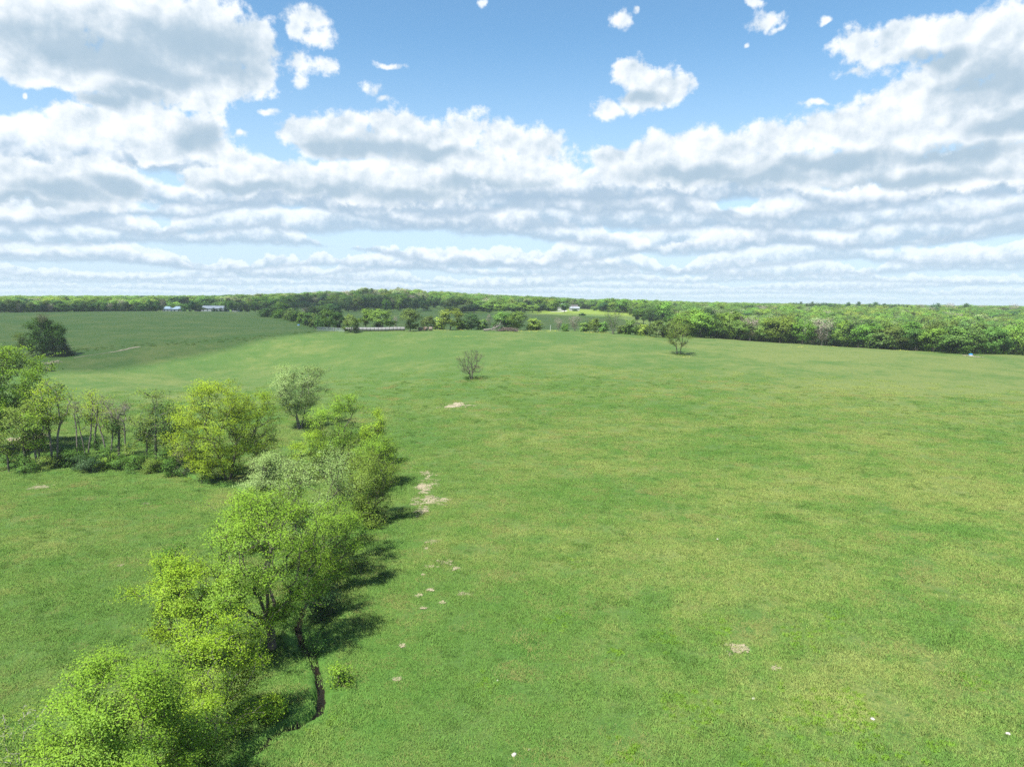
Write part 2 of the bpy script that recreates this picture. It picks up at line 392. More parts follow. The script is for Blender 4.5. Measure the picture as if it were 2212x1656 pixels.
BARK = simple('bark', (0.075, 0.062, 0.05), 0.9, 0.45, 2.5, bump=0.6)
BARK_GREY = simple('grey_bark', (0.15, 0.135, 0.115), 0.9, 0.4, 2.5, bump=0.6)
BARK_PALE = simple('pale_dead_wood', (0.34, 0.31, 0.27), 0.9, 0.3, 2.5)
LF = dict(
 lime=leaf_mat('lime_leaf', (0.095, 0.170, 0.012), (0.22, 0.32, 0.022)),
 fresh=leaf_mat('fresh_leaf', (0.072, 0.142, 0.014), (0.175, 0.280, 0.025)),
 pale=leaf_mat('pale_leaf', (0.100, 0.160, 0.042), (0.215, 0.295, 0.095), spec=0.35),
 yellow=leaf_mat('yellow_green_leaf', (0.105, 0.160, 0.010), (0.235, 0.325, 0.020), 0.42),
 mid=leaf_mat('mid_green_leaf', (0.035, 0.085, 0.014), (0.085, 0.170, 0.022)),
 olive=leaf_mat('olive_leaf', (0.068, 0.112, 0.016), (0.15, 0.215, 0.028)),
 dark=leaf_mat('dark_green_leaf', (0.016, 0.042, 0.012), (0.040, 0.080, 0.022), 0.25),
 cedar=leaf_mat('cedar_needle', (0.010, 0.024, 0.010), (0.024, 0.045, 0.016), 0.12, spec=0.15),
 bud=leaf_mat('bud', (0.07, 0.07, 0.035), (0.12, 0.125, 0.055), 0.25),
)
FAR_LF = dict(
 fresh=leaf_mat('fresh_far_leaf', (0.055, 0.115, 0.016), (0.125, 0.215, 0.028), 0.33, 0.035),
 mid=leaf_mat('mid_green_far_leaf', (0.044, 0.092, 0.018), (0.100, 0.180, 0.032), 0.33, 0.035),
 yellow=leaf_mat('yellow_far_leaf', (0.078, 0.122, 0.018), (0.160, 0.230, 0.036), 0.33, 0.035),
 olive=leaf_mat('olive_far_leaf', (0.052, 0.084, 0.018), (0.105, 0.155, 0.032), 0.33, 0.035),
 dark=leaf_mat('dark_far_leaf', (0.018, 0.045, 0.014), (0.042, 0.088, 0.026), 0.28, 0.05),
 pale=leaf_mat('pale_far_leaf', (0.085, 0.125, 0.045), (0.20, 0.255, 0.105), 0.33, 0.04),
 bare=leaf_mat('bare_twig', (0.13, 0.12, 0.09), (0.23, 0.205, 0.165), 0.15, 0.03, spec=0.1),
 cedar=leaf_mat('cedar_far_leaf', (0.012, 0.030, 0.014), (0.028, 0.055, 0.022), 0.12, 0.03, spec=0.15),
)

# ---- pasture colour: shared by the ground sheet and the grass standing on it
def pasture_group():
    g = bpy.data.node_groups.new('pasture_colour', 'ShaderNodeTree')
    g.interface.new_socket('Color', in_out='OUTPUT', socket_type='NodeSocketColor'); g.interface.new_socket('Height', in_out='OUTPUT', socket_type='NodeSocketFloat')
    b = NB(g); o = b.n('NodeGroupOutput')
    P = b.v('MULTIPLY', b.n('ShaderNodeNewGeometry').outputs['Position'], (1, 1, 0.0))
    east = b.step(b.sep(P)[0], -5.0, 90.0, -0.03, 0.05, False)                                    # the eastern slope is a little drier
    n0 = b.noise(P, 0.013, 3, 0.55); n1 = b.noise(b.v('ADD', P, (50, 20, 0)), 0.05, 4, 0.6); n2 = b.noise(b.v('ADD', P, (9, 70, 0)), 0.22, 5, 0.65)
    n3 = b.noise(b.v('ADD', P, (31, 7, 0)), 1.1, 4, 0.65); n4 = b.noise(P, 5.5, 3, 0.6)
    ny = b.sep(P)
    c = b.mix(b.step(b.m('MULTIPLY_ADD', n3, 0.5, b.m('MULTIPLY', n1, 0.5)), 0.38, 0.62), (0.074, 0.146, 0.030), (0.110, 0.168, 0.040))
    c = b.mix(b.m('MULTIPLY', b.step(b.m('MULTIPLY_ADD', n3, 0.35, b.m('MULTIPLY', n2, 0.65)), 0.50, 0.62), 0.5), c, (0.052, 0.130, 0.022))       # lusher clumps
    mixn = b.m('ADD', b.m('MULTIPLY', n3, 0.42), b.m('ADD', b.m('MULTIPLY', n4, 0.22), b.m('ADD', b.m('MULTIPLY', n1, 0.30), b.m('MULTIPLY', n0, 0.25))))
    dry = b.step(b.m('ADD', east, b.m('SUBTRACT', mixn, b.m('MULTIPLY', n2, 0.30))), 0.40, 0.54)
    c = b.mix(b.m('MULTIPLY', dry, 0.75), c, (0.175, 0.205, 0.060))                           # dry, straw-tinted turf
    c = b.mix(b.m('MULTIPLY', b.step(b.m('ADD', b.m('MULTIPLY', n3, 0.6), b.m('MULTIPLY', n4, 0.4)), 0.52, 0.63), 0.80), c, (0.034, 0.094, 0.020))       # darker tufts
    c = b.mix(b.m('MULTIPLY', b.step(b.m('ADD', n3, n4), 0.84, 0.66), 0.55), c, (0.215, 0.215, 0.085))
    v = b.m('MULTIPLY_ADD', n4, 0.78, 0.46)
    c = b.v('MULTIPLY', c, b.comb(v, v, v))
    b.put(o.inputs['Color'], c); b.put(o.inputs['Height'], b.m('ADD', b.m('MULTIPLY', n3, 0.6), b.m('MULTIPLY', n4, 0.4)))
    return g
PG = pasture_group()
def pasture_node(b): 
    nd = b.n('ShaderNodeGroup'); nd.node_tree = PG; return nd
def ground_material():
    m, b = material('pasture'); g = pasture_node(b); p = b.n('ShaderNodeBsdfPrincipled')
    c = g.outputs['Color']
    P = b.n('ShaderNodeNewGeometry').outputs['Position']
    n = b.noise(P, 1.7, 4, 0.6)
    soil = b.n('ShaderNodeAttribute', attribute_name='soil').outputs['Fac']
    lush = b.n('ShaderNodeAttribute', attribute_name='lush').outputs['Fac']
    crop = b.n('ShaderNodeAttribute', attribute_name='crop').outputs['Fac']
    c = b.mix(b.m('MULTIPLY', lush, 0.6), c, (0.052, 0.140, 0.018))
    c = b.mix(crop, c, (0.17, 0.235, 0.035))
    s = b.step(b.m('ADD', soil, b.m('MULTIPLY_ADD', n, 0.8, -0.4)), 0.40, 0.62)
    c = b.mix(s, c, b.mix(n, (0.006, 0.005, 0.004), (0.017, 0.012, 0.008)))  # creek bank soil, with the channel's shade painted into its near-black colour
    b.put(p.inputs['Base Color'], c); p.inputs['Roughness'].default_value = 0.85; p.inputs['Specular IOR Level'].default_value = 0.15
    bp = b.n('ShaderNodeBump'); bp.inputs['Strength'].default_value = 0.7; bp.inputs['Distance'].default_value = 0.35
    b.put(bp.inputs['Height'], g.outputs['Height']); b.put(p.inputs['Normal'], bp.outputs[0])
    b.put(b.out.inputs[0], p.outputs[0]); return m
def blade_material(name, mulv, mixc=None, f=0.0):
    m, b = material(name); g = pasture_node(b)
    c = b.v('MULTIPLY', g.outputs['Color'], (mulv, mulv, mulv))
    if mixc: c = b.mix(f, c, mixc)
    nn = b.v('NORMALIZE', b.v('MULTIPLY_ADD', b.n('ShaderNodeNewGeometry').outputs['Normal'], (.35, .35, .35), (0, 0, .8)))
    d = b.n('ShaderNodeBsdfDiffuse'); b.put(d.inputs[0], c); t = b.n('ShaderNodeBsdfTranslucent'); b.put(t.inputs[0], c); b.put(d.inputs['Normal'], nn); b.put(t.inputs['Normal'], nn)
    mx = b.n('ShaderNodeMixShader'); mx.inputs[0].default_value = 0.15; b.put(mx.inputs[1], d.outputs[0]); b.put(mx.inputs[2], t.outputs[0])
    b.put(b.out.inputs[0], mx.outputs[0]); return m

# ------------------------------------------------------------------ the ground sheet
def build_ground():
    rs = np.concatenate([[0.01, 6, 12, 18, 24], np.arange(30, 78, 0.26), np.arange(78, 130, 0.55)])
    out = [rs]; r = 130.0; g = []
    while r < 5200:
        g.append(r); r *= 1.013 if r < 800 else 1.05
    rs = np.concatenate([rs, g])
    th = np.concatenate([np.linspace(-0.78, 0.78, 330), np.linspace(0.78, 2 * math.pi - 0.78, 60)[1:-1]])
    nr, nt = len(rs), len(th)
    RR, TT = np.meshgrid(rs, th, indexing='ij'); x = RR * np.sin(TT); y = RR * np.cos(TT)
    d = creek_dist(x, y); z = ground_z(x, y, d)
    z -= np.clip((RR - 3000) / 2500, 0, 1) * 14
    V = np.stack([x, y, z], -1).reshape(-1, 3)
    i = np.arange(nr - 1)[:, None]; j = np.arange(nt)[None]; j2 = (j + 1) % nt
    F = np.stack([i * nt + j, i * nt + j2, (i + 1) * nt + j2, (i + 1) * nt + j], -1).reshape(-1, 4)
    soil = np.clip(1.05 - d / 0.50, 0, 1).ravel()
    lush = np.exp(-(d / 9.0) ** 2).ravel()
    az = np.arctan2(x, y)
    crop = (np.clip((RR - 610) / 25, 0, 1) * np.clip((860 - RR) / 40, 0, 1) * np.clip((az - 0.02) / 0.02, 0, 1) * np.clip((0.32 - az) / 0.02, 0, 1)).ravel()
    me = mesh_np('pasture', V, F[:, ::-1], ground_material(), dict(soil=soil, lush=lush, crop=crop), True)
    o = link('pasture', me); tag(o, kind='structure'); return o
build_ground()

def creek_water():
    m, b = material('creek_water'); p = b.n('ShaderNodeBsdfPrincipled'); p.inputs['Base Color'].default_value = (0.012, 0.009, 0.006, 1)
    p.inputs['Roughness'].default_value = 0.16; p.inputs['IOR'].default_value = 1.33
    bp = b.n('ShaderNodeBump'); bp.inputs['Strength'].default_value = 0.25; bp.inputs['Distance'].default_value = 0.03
    b.put(bp.inputs['Height'], b.noise(b.n('ShaderNodeNewGeometry').outputs['Position'], 5.0, 3)); b.put(p.inputs['Normal'], bp.outputs[0]); b.put(b.out.inputs[0], p.outputs[0])
    L = smooth_line(CREEK, 1); V = []; 
    for k, q in enumerate(L):
        t = L[min(k + 1, len(L) - 1)] - L[max(k - 1, 0)]; t /= np.linalg.norm(t); n = np.array([-t[1], t[0]])
        z = float(base_z(q[0], q[1])) - 0.955
        for s in (-.28, .28): V.append((*(q + n * s), z))
    n = len(L); F = np.array([(2 * k, 2 * k + 1, 2 * k + 3, 2 * k + 2) for k in range(n - 1)])
    tag(link('creek', mesh_np('creek', np.array(V), F[:, ::-1], m)), kind='structure')
creek_water()

# ------------------------------------------------------------------ trees
def profile(shape, t):
    if shape == 'round': return np.sqrt(np.clip(1 - (2 * t - 1) ** 2, 0, 1))
    if shape == 'vase': return np.clip(t, 0, 1) ** 0.55 * np.sqrt(np.clip(1 - np.clip((t - .55) / .45, 0, 1) ** 2.2, 0, 1)) * 0.97 + .03
    if shape == 'oval': return np.sqrt(np.clip(1 - np.abs(2 * t ** 0.85 - 1) ** 2.4, 0, 1))
    if shape == 'broad': return np.sqrt(np.clip(1 - t ** 2.2, 0, 1)) * np.clip(t / .12 + .45, 0, 1)
    if shape == 'cone': return np.clip(1.02 - t, 0, 1) ** 0.75 * np.clip(t / .08 + .5, 0, 1)
    if shape == 'column': return np.sqrt(np.clip(1 - np.abs(2 * t - 1) ** 4, 0, 1))
    return np.ones_like(t)

def grow(seed, H, Wd, base=0.2, shape='round', n=500, clumps=40, csig=0.070, stems=1, lean=(0, 0), bf=0.35, spread=0.25, trunk_top=0.5, seg=0.8, tr_jit=0.12, splay=0.6):
    """a skeleton: nodes, parents, and the points that carry leaves"""
    g = np.random.default_rng(seed); Rm = Wd / 2; zb = base * H; hc = H - zb
    ph = g.uniform(0, 6.28, 3)
    cl = []
    while len(cl) < clumps:
        t = g.uniform(0.02, 0.97); a = g.uniform(0, 6.28)
        if g.uniform() > profile(shape, np.array(t)) + 0.12: continue
        r = Rm * profile(shape, np.array(t)) * (1 + .22 * math.sin(2 * a + ph[0]) + .14 * math.sin(3 * a + ph[1] + 3 * t)) * g.uniform(.08, 1) ** 0.42 * .93
        cl.append((r * math.cos(a) + lean[0] * t, r * math.sin(a) + lean[1] * t, zb + hc * t))
    cl = np.array(cl)
    w = g.uniform(.5, 1.5, clumps); k = g.choice(clumps, n, p=w / w.sum())
    A = cl[k] + g.normal(0, 1, (n, 3)) * np.array([Wd * csig, Wd * csig, min(hc * csig * .75, Wd * csig * .8)])
    A[:, 2] = np.clip(A[:, 2], zb * .8 + .1, H)
    nodes, par, plen = ([np.array([0., 0., -.6])], [-1], [0]) if stems > 1 else ([], [], [])
    for s in range(stems):
        a = (g.uniform(0, 6.28) if stems > 2 else s * 3.1 + .3) if stems > 1 else 0; o = spread * (stems > 1)
        p = np.array([math.cos(a) * o * .6, math.sin(a) * o * .6, -0.25]); prev = 0 if stems > 1 else -1; L = 0
        top = H * trunk_top * g.uniform(.85, 1.1); m = max(3, int(top / seg))
        dr = np.array([math.cos(a) * o * splay + lean[0] / H * .8, math.sin(a) * o * splay + lean[1] / H * .8, 1.0])
        for q in range(m):
            nodes.append(p.copy()); par.append(prev); plen.append(L); prev = len(nodes) - 1
            st = dr / np.linalg.norm(dr) * (top + .25) / m; p = p + st + g.normal(0, tr_jit * seg * .6, 3) * [1, 1, .2]; L += (top + .25) / m
            dr = dr + g.normal(0, .045, 3) * [1, 1, 0]
    nodes = [np.array(x) for x in nodes]
    best = np.full(n, 1e9); who = np.zeros(n, int)
    def upd(i):
        nonlocal best, who
        v = A - nodes[i]; d = np.linalg.norm(v, axis=1)
        c = d * (1 + .5 * np.clip(-v[:, 2] / (d + 1e-6), 0, 1)) + bf * plen[i]
        if nodes[i][2] < zb * .55: c = c + 2.5
        m = c < best; best[m] = c[m]; who[m] = i
    for i in range(len(nodes)): upd(i)
    done = np.zeros(n, bool); tips = np.zeros(n, int)
    for _ in range(n):
        i = int(np.argmin(np.where(done, 1e9, best))); done[i] = True
        p0, p1 = nodes[who[i]], A[i]; d = np.linalg.norm(p1 - p0); m = max(1, int(round(d / seg))); prev = who[i]; L = plen[who[i]]
        up = np.array([0, 0, -.10 * d]); j = g.normal(0, .06 * d, 3)
        for q in range(1, m + 1):
            f = q / m; bow = 4 * f * (1 - f) * .5
            nodes.append(p0 + (p1 - p0) * f + (up + j) * bow); par.append(prev); L += d / m; plen.append(L); prev = len(nodes) - 1; upd(prev)
        tips[i] = prev
    return np.array(nodes), np.array(par), A, tips

def limbs(nodes, par, R0, rtip=0.012, expo=0.5, rmin=0.0):
    N = len(nodes); cnt = np.zeros(N); ch = np.zeros(N, int)
    for i in range(N):
        if par[i] >= 0: ch[par[i]] += 1
    cnt[ch == 0] = 1
    for i in range(N - 1, -1, -1):
        if par[i] >= 0: cnt[par[i]] += cnt[i]
    r = np.maximum(R0 * (cnt / cnt.max()) ** expo, rtip)
    e = np.nonzero(par >= 0)[0]; e = e[r[e] >= rmin]
    p0, p1, r1 = nodes[par[e]], nodes[e], r[e]; r0 = np.minimum(r[par[e]], r1 * 1.6)
    root = par[par[e]] < 0; r0[root] *= 1.35
    d = p1 - p0; d /= np.linalg.norm(d, axis=1)[:, None] + 1e-9
    u = np.cross(d, np.array([.31, .88, .25])); u /= np.linalg.norm(u, axis=1)[:, None] + 1e-9; w = np.cross(d, u)
    Vs, Fs, off = [], [], 0
    for k, mk in ((7, r1 > .09), (4, (r1 <= .09) & (r1 > .03)), (3, r1 <= .03)):
        if not mk.any(): continue
        a = np.arange(k) * 2 * math.pi / k
        ring = np.cos(a)[None, :, None] * u[mk][:, None] + np.sin(a)[None, :, None] * w[mk][:, None]
        V = np.concatenate([p0[mk][:, None] + ring * r0[mk][:, None, None], p1[mk][:, None] + ring * r1[mk][:, None, None]], 1)
        m = mk.sum(); b = (np.arange(m) * 2 * k + off)[:, None]; j = np.arange(k)[None]; j2 = (j + 1) % k
        Fs.append(np.stack([b + j, b + j2, b + k + j2, b + k + j], -1).reshape(-1, 4)); Vs.append(V.reshape(-1, 3)); off += m * 2 * k
    return np.concatenate(Vs), np.concatenate(Fs)

def leaves(seed, nodes, par, A, tips, per, l, w, sig, flat=0.5, upb=0.7, along=0.6, keep=None, soft=False):
    g = np.random.default_rng(seed + 77); n = len(A)
    if keep is not None:
        sel = keep(A); A, tips = A[sel], tips[sel]; n = len(A)
    d = nodes[tips] - nodes[np.maximum(par[tips], 0)]; d /= np.linalg.norm(d, axis=1)[:, None] + 1e-9
    ct = g.uniform(0, 1, n)
    k = np.repeat(np.arange(n), per); N = len(k)
    c = A[k] + d[k] * g.uniform(-along * 1.3, along * .7, N)[:, None] + g.normal(0, 1, (N, 3)) * np.array([sig, sig, sig * flat])
    ctr = np.median(A, 0); outw = c - ctr; outw /= np.linalg.norm(outw, axis=1)[:, None] + 1e-9
    nr = g.normal(0, .62, (N, 3)) + np.array([0, 0, upb]) + outw * .35; nr /= np.linalg.norm(nr, axis=1)[:, None]
    t = np.cross(nr, g.normal(0, 1, (N, 3))); t /= np.linalg.norm(t, axis=1)[:, None] + 1e-9; bt = np.cross(nr, t)
    s = g.uniform(.65, 1.3, N)[:, None]
    V = np.stack([c - t * l * s, c + bt * w * s - nr * w * .15, c + t * l * s, c - bt * w * s - nr * w * .15], 1).reshape(-1, 3)
    F = np.arange(N * 4).reshape(-1, 4)
    ti = np.clip(.25 + .5 * ct[k] + g.normal(0, .13, N), 0, 1)
    if soft: ti = np.clip(.3 + .4 * ct[k] + g.normal(0, .1, N), 0, 1)
    sn = (nr * .28 + outw * .8 if soft else nr * .45 + outw * .6) + np.array([0, 0, .3]); sn /= np.linalg.norm(sn, axis=1)[:, None]
    return V, F, np.repeat(ti, 4), np.repeat(sn, 4, 0)

def build_tree(name, label, loc, H, Wd, leaf, seed, cat='tree', group=None, rz=0.0, bark=BARK, R0=None, per=26, l=.12, w=.062, sig=.30, flat=.5, along=.6, expo=.5, rtip=.012, extra=None, keep=None, cedar=False, upb=.7, **kw):
    nd, pa, A, tp = grow(seed, H, Wd, **kw)
    r = thing(name, label, cat, loc, rz, group)
    V, F = limbs(nd, pa, R0 or H * .017, rtip, expo)
    link('trunk', mesh_np('trunk', V, F, bark, None, True), r)
    if per:
        V, F, t, sn = leaves(seed, nd, pa, A, tp, per, l, w, sig, flat, upb, along, keep)
        link('crown', mesh_np('crown', V, F, LF[leaf], dict(tint=t, nrm=sn)), r)
    if extra: extra(r, nd, pa, A, tp)
    return r

TREES = []      # (x, y, radius) of what has been placed, so that grass and generic trees keep off
def spot(X, Y, top, wpx):
    p = hit(X, Y); d = math.hypot(p[0], p[1]); q = ray(X, top); zt = CAM_Z + d * q[2] / math.hypot(q[0], q[1])
    depth = float((p - CAM) @ FWD); W_ = wpx / FPX * depth * .92
    z = float(ground_z(np.array([p[0]]), np.array([p[1]]))[0]); TREES.append((p[0], p[1], W_ / 2))
    return np.array([p[0], p[1], z]), zt - z, W_

def hero(X, Y, top, wpx, leaf, seed, label, name='tree', **kw):
    loc, H, Wd = spot(X, Y, top, wpx)
    return build_tree(name, label, loc, H, Wd, leaf, seed, **kw)

# ---- the belt along the creek, from the bottom of the picture upwards
G1 = 'trees along the creek'
hero(272, 1830, 1418, 425, 'fresh', 101, 'large bright green feathery tree at the bottom left, lowest of the creek trees', group=G1, base=.16, shape='broad', n=1250, clumps=120, csig=0.049, stems=3, per=64, l=0.056, w=0.030, sig=.26, flat=.32, trunk_top=.35)
hero(458, 1592, 1322, 272, 'lime', 102, 'pale yellow-green open tree with grey twigs, just left of the creek bend', group=G1, base=.12, shape='broad', n=620, clumps=52, csig=0.053, stems=3, per=46, l=0.056, w=0.030, sig=.26, flat=.32, trunk_top=.35, bark=BARK_GREY)
hero(408, 1440, 1180, 235, 'lime', 103, 'bright yellow-green tree with layered sprays, left of the tall trunk by the creek', group=G1, base=.17, shape='round', n=560, clumps=52, csig=0.049, stems=2, per=46, l=0.062, w=0.033, sig=.27, flat=.32, trunk_top=.45)
hero(385, 1330, 1176, 78, 'mid', 104, 'slim darker green sapling showing above the yellow-green layered tree', 'small_tree', group=G1, base=.2, shape='column', n=150, clumps=16, per=32, l=0.088, w=0.056, sig=.28)
hero(588, 1400, 1048, 330, 'fresh', 105, 'tall spreading green tree with a thick dark trunk beside the narrow creek', group=G1, base=.20, shape='round', n=1000, clumps=80, csig=0.051, per=47, l=0.066, w=0.034, sig=.29, flat=.36, trunk_top=.55, R0=.30)
hero(700, 1270, 1085, 175, 'fresh', 106, 'shaded green tree leaning out over the pasture, right of the thick-trunked tree', group=G1, base=.14, shape='round', n=480, clumps=42, per=46, l=0.066, w=0.034, sig=.3, trunk_top=.5, lean=(1.2, 0))
hero(690, 1225, 962, 225, 'pale', 107, 'silvery pale green tree, behind and right of the thick-trunked creek tree', group=G1, base=.18, shape='oval', n=720, clumps=70, csig=0.062, stems=2, per=34, l=0.076, w=0.044, sig=.28, trunk_top=.5)
hero(600, 1120, 982, 165, 'pale', 108, 'silvery pale tree with a broad low crown, left half of the silvery pair', group=G1, base=.15, shape='round', n=560, csig=0.068, clumps=55, stems=2, per=32, l=0.080, w=0.044, sig=.3, trunk_top=.5)
hero(560, 1190, 1060, 120, 'fresh', 133, 'small green tree tucked between the thick-trunked tree and the silvery pair', 'small_tree', group=G1, base=.12, shape='round', n=320, csig=0.075, clumps=34, per=32, l=0.080, w=0.044, sig=.3, trunk_top=.5)
hero(800, 1125, 972, 140, 'olive', 109, 'olive green bushy tree at the creek belt edge, crown down to the grass', group=G1, base=.05, shape='round', n=620, csig=0.07, clumps=64, stems=4, per=35, l=0.072, w=0.038, sig=.27, trunk_top=.45, spread=.4)
hero(765, 1075, 950, 120, 'olive', 110, 'dull olive shrubby tree behind the silvery pair', group=G1, base=.08, shape='round', n=360, clumps=36, stems=3, per=32, l=0.080, w=0.040, sig=.28, trunk_top=.45)
hero(820, 1052, 938, 95, 'fresh', 111, 'bright green bushy tree jutting out to the pasture, above the olive bushy tree', group=G1, base=.04, shape='round', n=420, csig=0.075, clumps=44, stems=3, per=35, l=0.080, w=0.044, sig=.28, trunk_top=.5)
hero(735, 1012, 852, 135, 'fresh', 112, 'dense bright green tree right of the pale vase-shaped tree', group=G1, base=.1, shape='oval', n=620, csig=0.065, clumps=64, stems=2, per=34, l=0.088, w=0.050, sig=.32, trunk_top=.55)
hero(818, 1008, 886, 72, 'lime', 113, 'narrow bright green tree, rightmost upright crown of the creek belt', group=G1, base=.08, shape='oval', n=280, clumps=28, stems=2, per=34, l=0.088, w=0.048, sig=.3, trunk_top=.5)
hero(668, 1030, 935, 105, 'lime', 114, 'low bright green tree at the foot of the pale vase-shaped tree', 'small_tree', group=G1, base=.05, shape='round', n=260, clumps=26, stems=3, per=32, l=0.088, w=0.048, sig=.3, trunk_top=.4)
hero(648, 926, 784, 185, 'pale', 115, 'pale vase-shaped tree with bare lower limbs standing alone above the belt', group=G1, base=.2, shape='vase', n=700, clumps=90, csig=.05, stems=4, per=34, l=.105, w=.06, sig=.36, trunk_top=.34, spread=.35, splay=.7, bf=.5, rtip=.008, bark=BARK_GREY)
hero(492, 1034, 822, 205, 'yellow', 116, 'large yellow-green tree with drooping dense crown where the two tree rows meet', group=G1, base=.1, shape='round', n=1150, clumps=110, csig=0.062, stems=3, per=36, l=0.096, w=0.050, sig=.34, flat=.4, trunk_top=.5, spread=.35, R0=.26)
hero(556, 1006, 842, 95, 'lime', 117, 'lighter green tree against the right flank of the large yellow-green tree', group=G1, base=.12, shape='oval', n=330, clumps=32, per=30, l=0.096, w=0.050, sig=.34, trunk_top=.5)
hero(412, 1012, 885, 92, 'yellow', 118, 'thin yellow-green tree against the left flank of the large yellow-green tree', group=G1, base=.12, shape='round', n=260, clumps=28, per=24, l=0.096, w=0.050, sig=.36, trunk_top=.5, bark=BARK_GREY)
# ---- the cross row on the left
G2 = 'trees in the left cross row'
def ivy(h0, h1, rad, n, leaf='mid', part='ivy'):
    def f(r, nd, pa, A, tp):
        g = np.random.default_rng(int(h1 * 100) + n); tk = nd[(nd[:, 2] > h0) & (nd[:, 2] < h1)]
        c = tk[g.integers(0, len(tk), n)]; ptsA = c + g.normal(0, rad, (n, 3)) * [1, 1, 1.3]
        V, F, t, sn = leaves(5, np.vstack([nd, ptsA]), np.concatenate([pa, np.zeros(n, int)]), ptsA, np.arange(len(nd), len(nd) + n), 12, .11, .075, .22)
        link(part, mesh_np(part, V, F, LF[leaf], dict(tint=t, nrm=sn)), r)
    return f
hero(340, 1003, 838, 98, 'olive', 119, 'dark tree thickly hung with vines, right of the bare forked trunks', group=G2, base=.25, shape='oval', n=330, clumps=34, per=15, l=.12, w=.06, sig=.36, tr_jit=.06, splay=.45, trunk_top=.7, extra=ivy(1.5, 9.5, .75, 230, 'dark', 'vines'), bark=BARK_GREY)
hero(188, 982, 845, 72, 'yellow', 120, 'bare forked tree with yellowish top, leftmost of the bare trunks', group=G2, base=.40, shape='vase', n=220, clumps=40, per=6, l=.11, w=.055, sig=.4, stems=2, tr_jit=.06, splay=.45, trunk_top=.78, spread=.3, bark=BARK_GREY, R0=.16)
hero(206, 972, 838, 62, 'yellow', 121, 'slender ivy-footed bare tree between the forked bare trunks', group=G2, base=.40, shape='vase', n=200, clumps=40, per=6, l=.11, w=.055, sig=.4, tr_jit=.06, splay=.45, trunk_top=.8, extra=ivy(.3, 3.2, .3, 50), bark=BARK_GREY, R0=.16)
hero(236, 988, 845, 80, 'yellow', 122, 'leaning bare tree with fine grey twigs, in the middle of the bare trunks', group=G2, base=.40, shape='vase', n=260, clumps=40, per=4, l=.11, w=.055, sig=.4, stems=2, tr_jit=.06, splay=.45, trunk_top=.75, spread=.3, bark=BARK_GREY, R0=.16)
hero(258, 986, 850, 92, 'bud', 123, 'bare grey twiggy tree with an ivy-covered trunk, rightmost of the bare trunks', group=G2, base=.42, shape='vase', n=260, clumps=22, per=4, l=.09, w=.05, sig=.4, tr_jit=.06, splay=.45, trunk_top=.6, extra=ivy(.3, 6.0, .38, 120), bark=BARK_GREY, R0=.2)
hero(120, 1003, 818, 105, 'yellow', 124, 'tall thin tree with two leaning limbs and sparse yellowish leaves', group=G2, base=.42, shape='vase', n=260, clumps=26, per=15, l=.12, w=.06, sig=.42, stems=2, tr_jit=.06, splay=.45, trunk_top=.6, spread=.3, bark=BARK_GREY)
hero(52, 1008, 858, 100, 'olive', 125, 'crooked tree with a dark bent trunk under the big leafy left-edge tree', group=G2, base=.35, shape='round', n=300, clumps=30, per=17, l=.12, w=.062, sig=.36, tr_jit=.06, splay=.45, trunk_top=.6, lean=(1.5, 0), extra=ivy(.2, 3.0, .3, 60))
hero(-5, 975, 752, 225, 'fresh', 126, 'big leafy deep green tree cut by the left edge of the picture', group=G2, base=.22, shape='round', n=1100, clumps=90, csig=0.07, per=30, l=.15, w=.085, sig=.42, tr_jit=.06, splay=.45, trunk_top=.55, R0=.34)
hero(86, 1000, 900, 62, 'olive', 127, 'small brownish sapling left of the tall thin yellowish tree', 'small_tree', group=G2, base=.25, shape='round', n=120, clumps=15, per=10, l=.11, w=.06, sig=.32, bark=BARK_GREY)
hero(20, 1018, 930, 60, 'olive', 128, 'thin understory sapling at the far left of the cross row', 'small_tree', group=G2, base=.3, shape='round', n=110, clumps=14, per=10, l=.11, w=.06, sig=.32)
hero(375, 985, 862, 66, 'mid', 129, 'green leafy tree half hidden between the vine-hung tree and the yellow-green tree', 'small_tree', group=G2, base=.3, shape='round', n=160, clumps=18, per=18, l=.12, w=.065, sig=.36)
hero(168, 986, 862, 40, 'bud', 138, 'thin bare pole tree just left of the forked bare trunks', group=G2, base=.5, shape='vase', n=90, clumps=12, per=4, l=.09, w=.05, sig=.35, tr_jit=.05, trunk_top=.8, bark=BARK_GREY, R0=.11)
hero(272, 992, 868, 52, 'bud', 139, 'thin grey bare tree between the ivy-covered trunk and the vine-hung tree', group=G2, base=.45, shape='vase', n=120, clumps=14, per=4, l=.09, w=.05, sig=.35, tr_jit=.05, trunk_top=.75, bark=BARK_GREY, R0=.12)
hero(80, 1010, 872, 66, 'fresh', 140, 'slender light green tree at the right foot of the big left-edge tree', group=G2, base=.35, shape='oval', n=180, clumps=20, per=18, l=.12, w=.062, sig=.34, tr_jit=.06, trunk_top=.6, bark=BARK_GREY)
hero(318, 1000, 872, 48, 'olive', 141, 'narrow olive tree leaning against the left side of the vine-hung tree', group=G2, base=.3, shape='oval', n=150, clumps=16, per=15, l=.12, w=.06, sig=.34, tr_jit=.06, trunk_top=.6, bark=BARK_GREY)
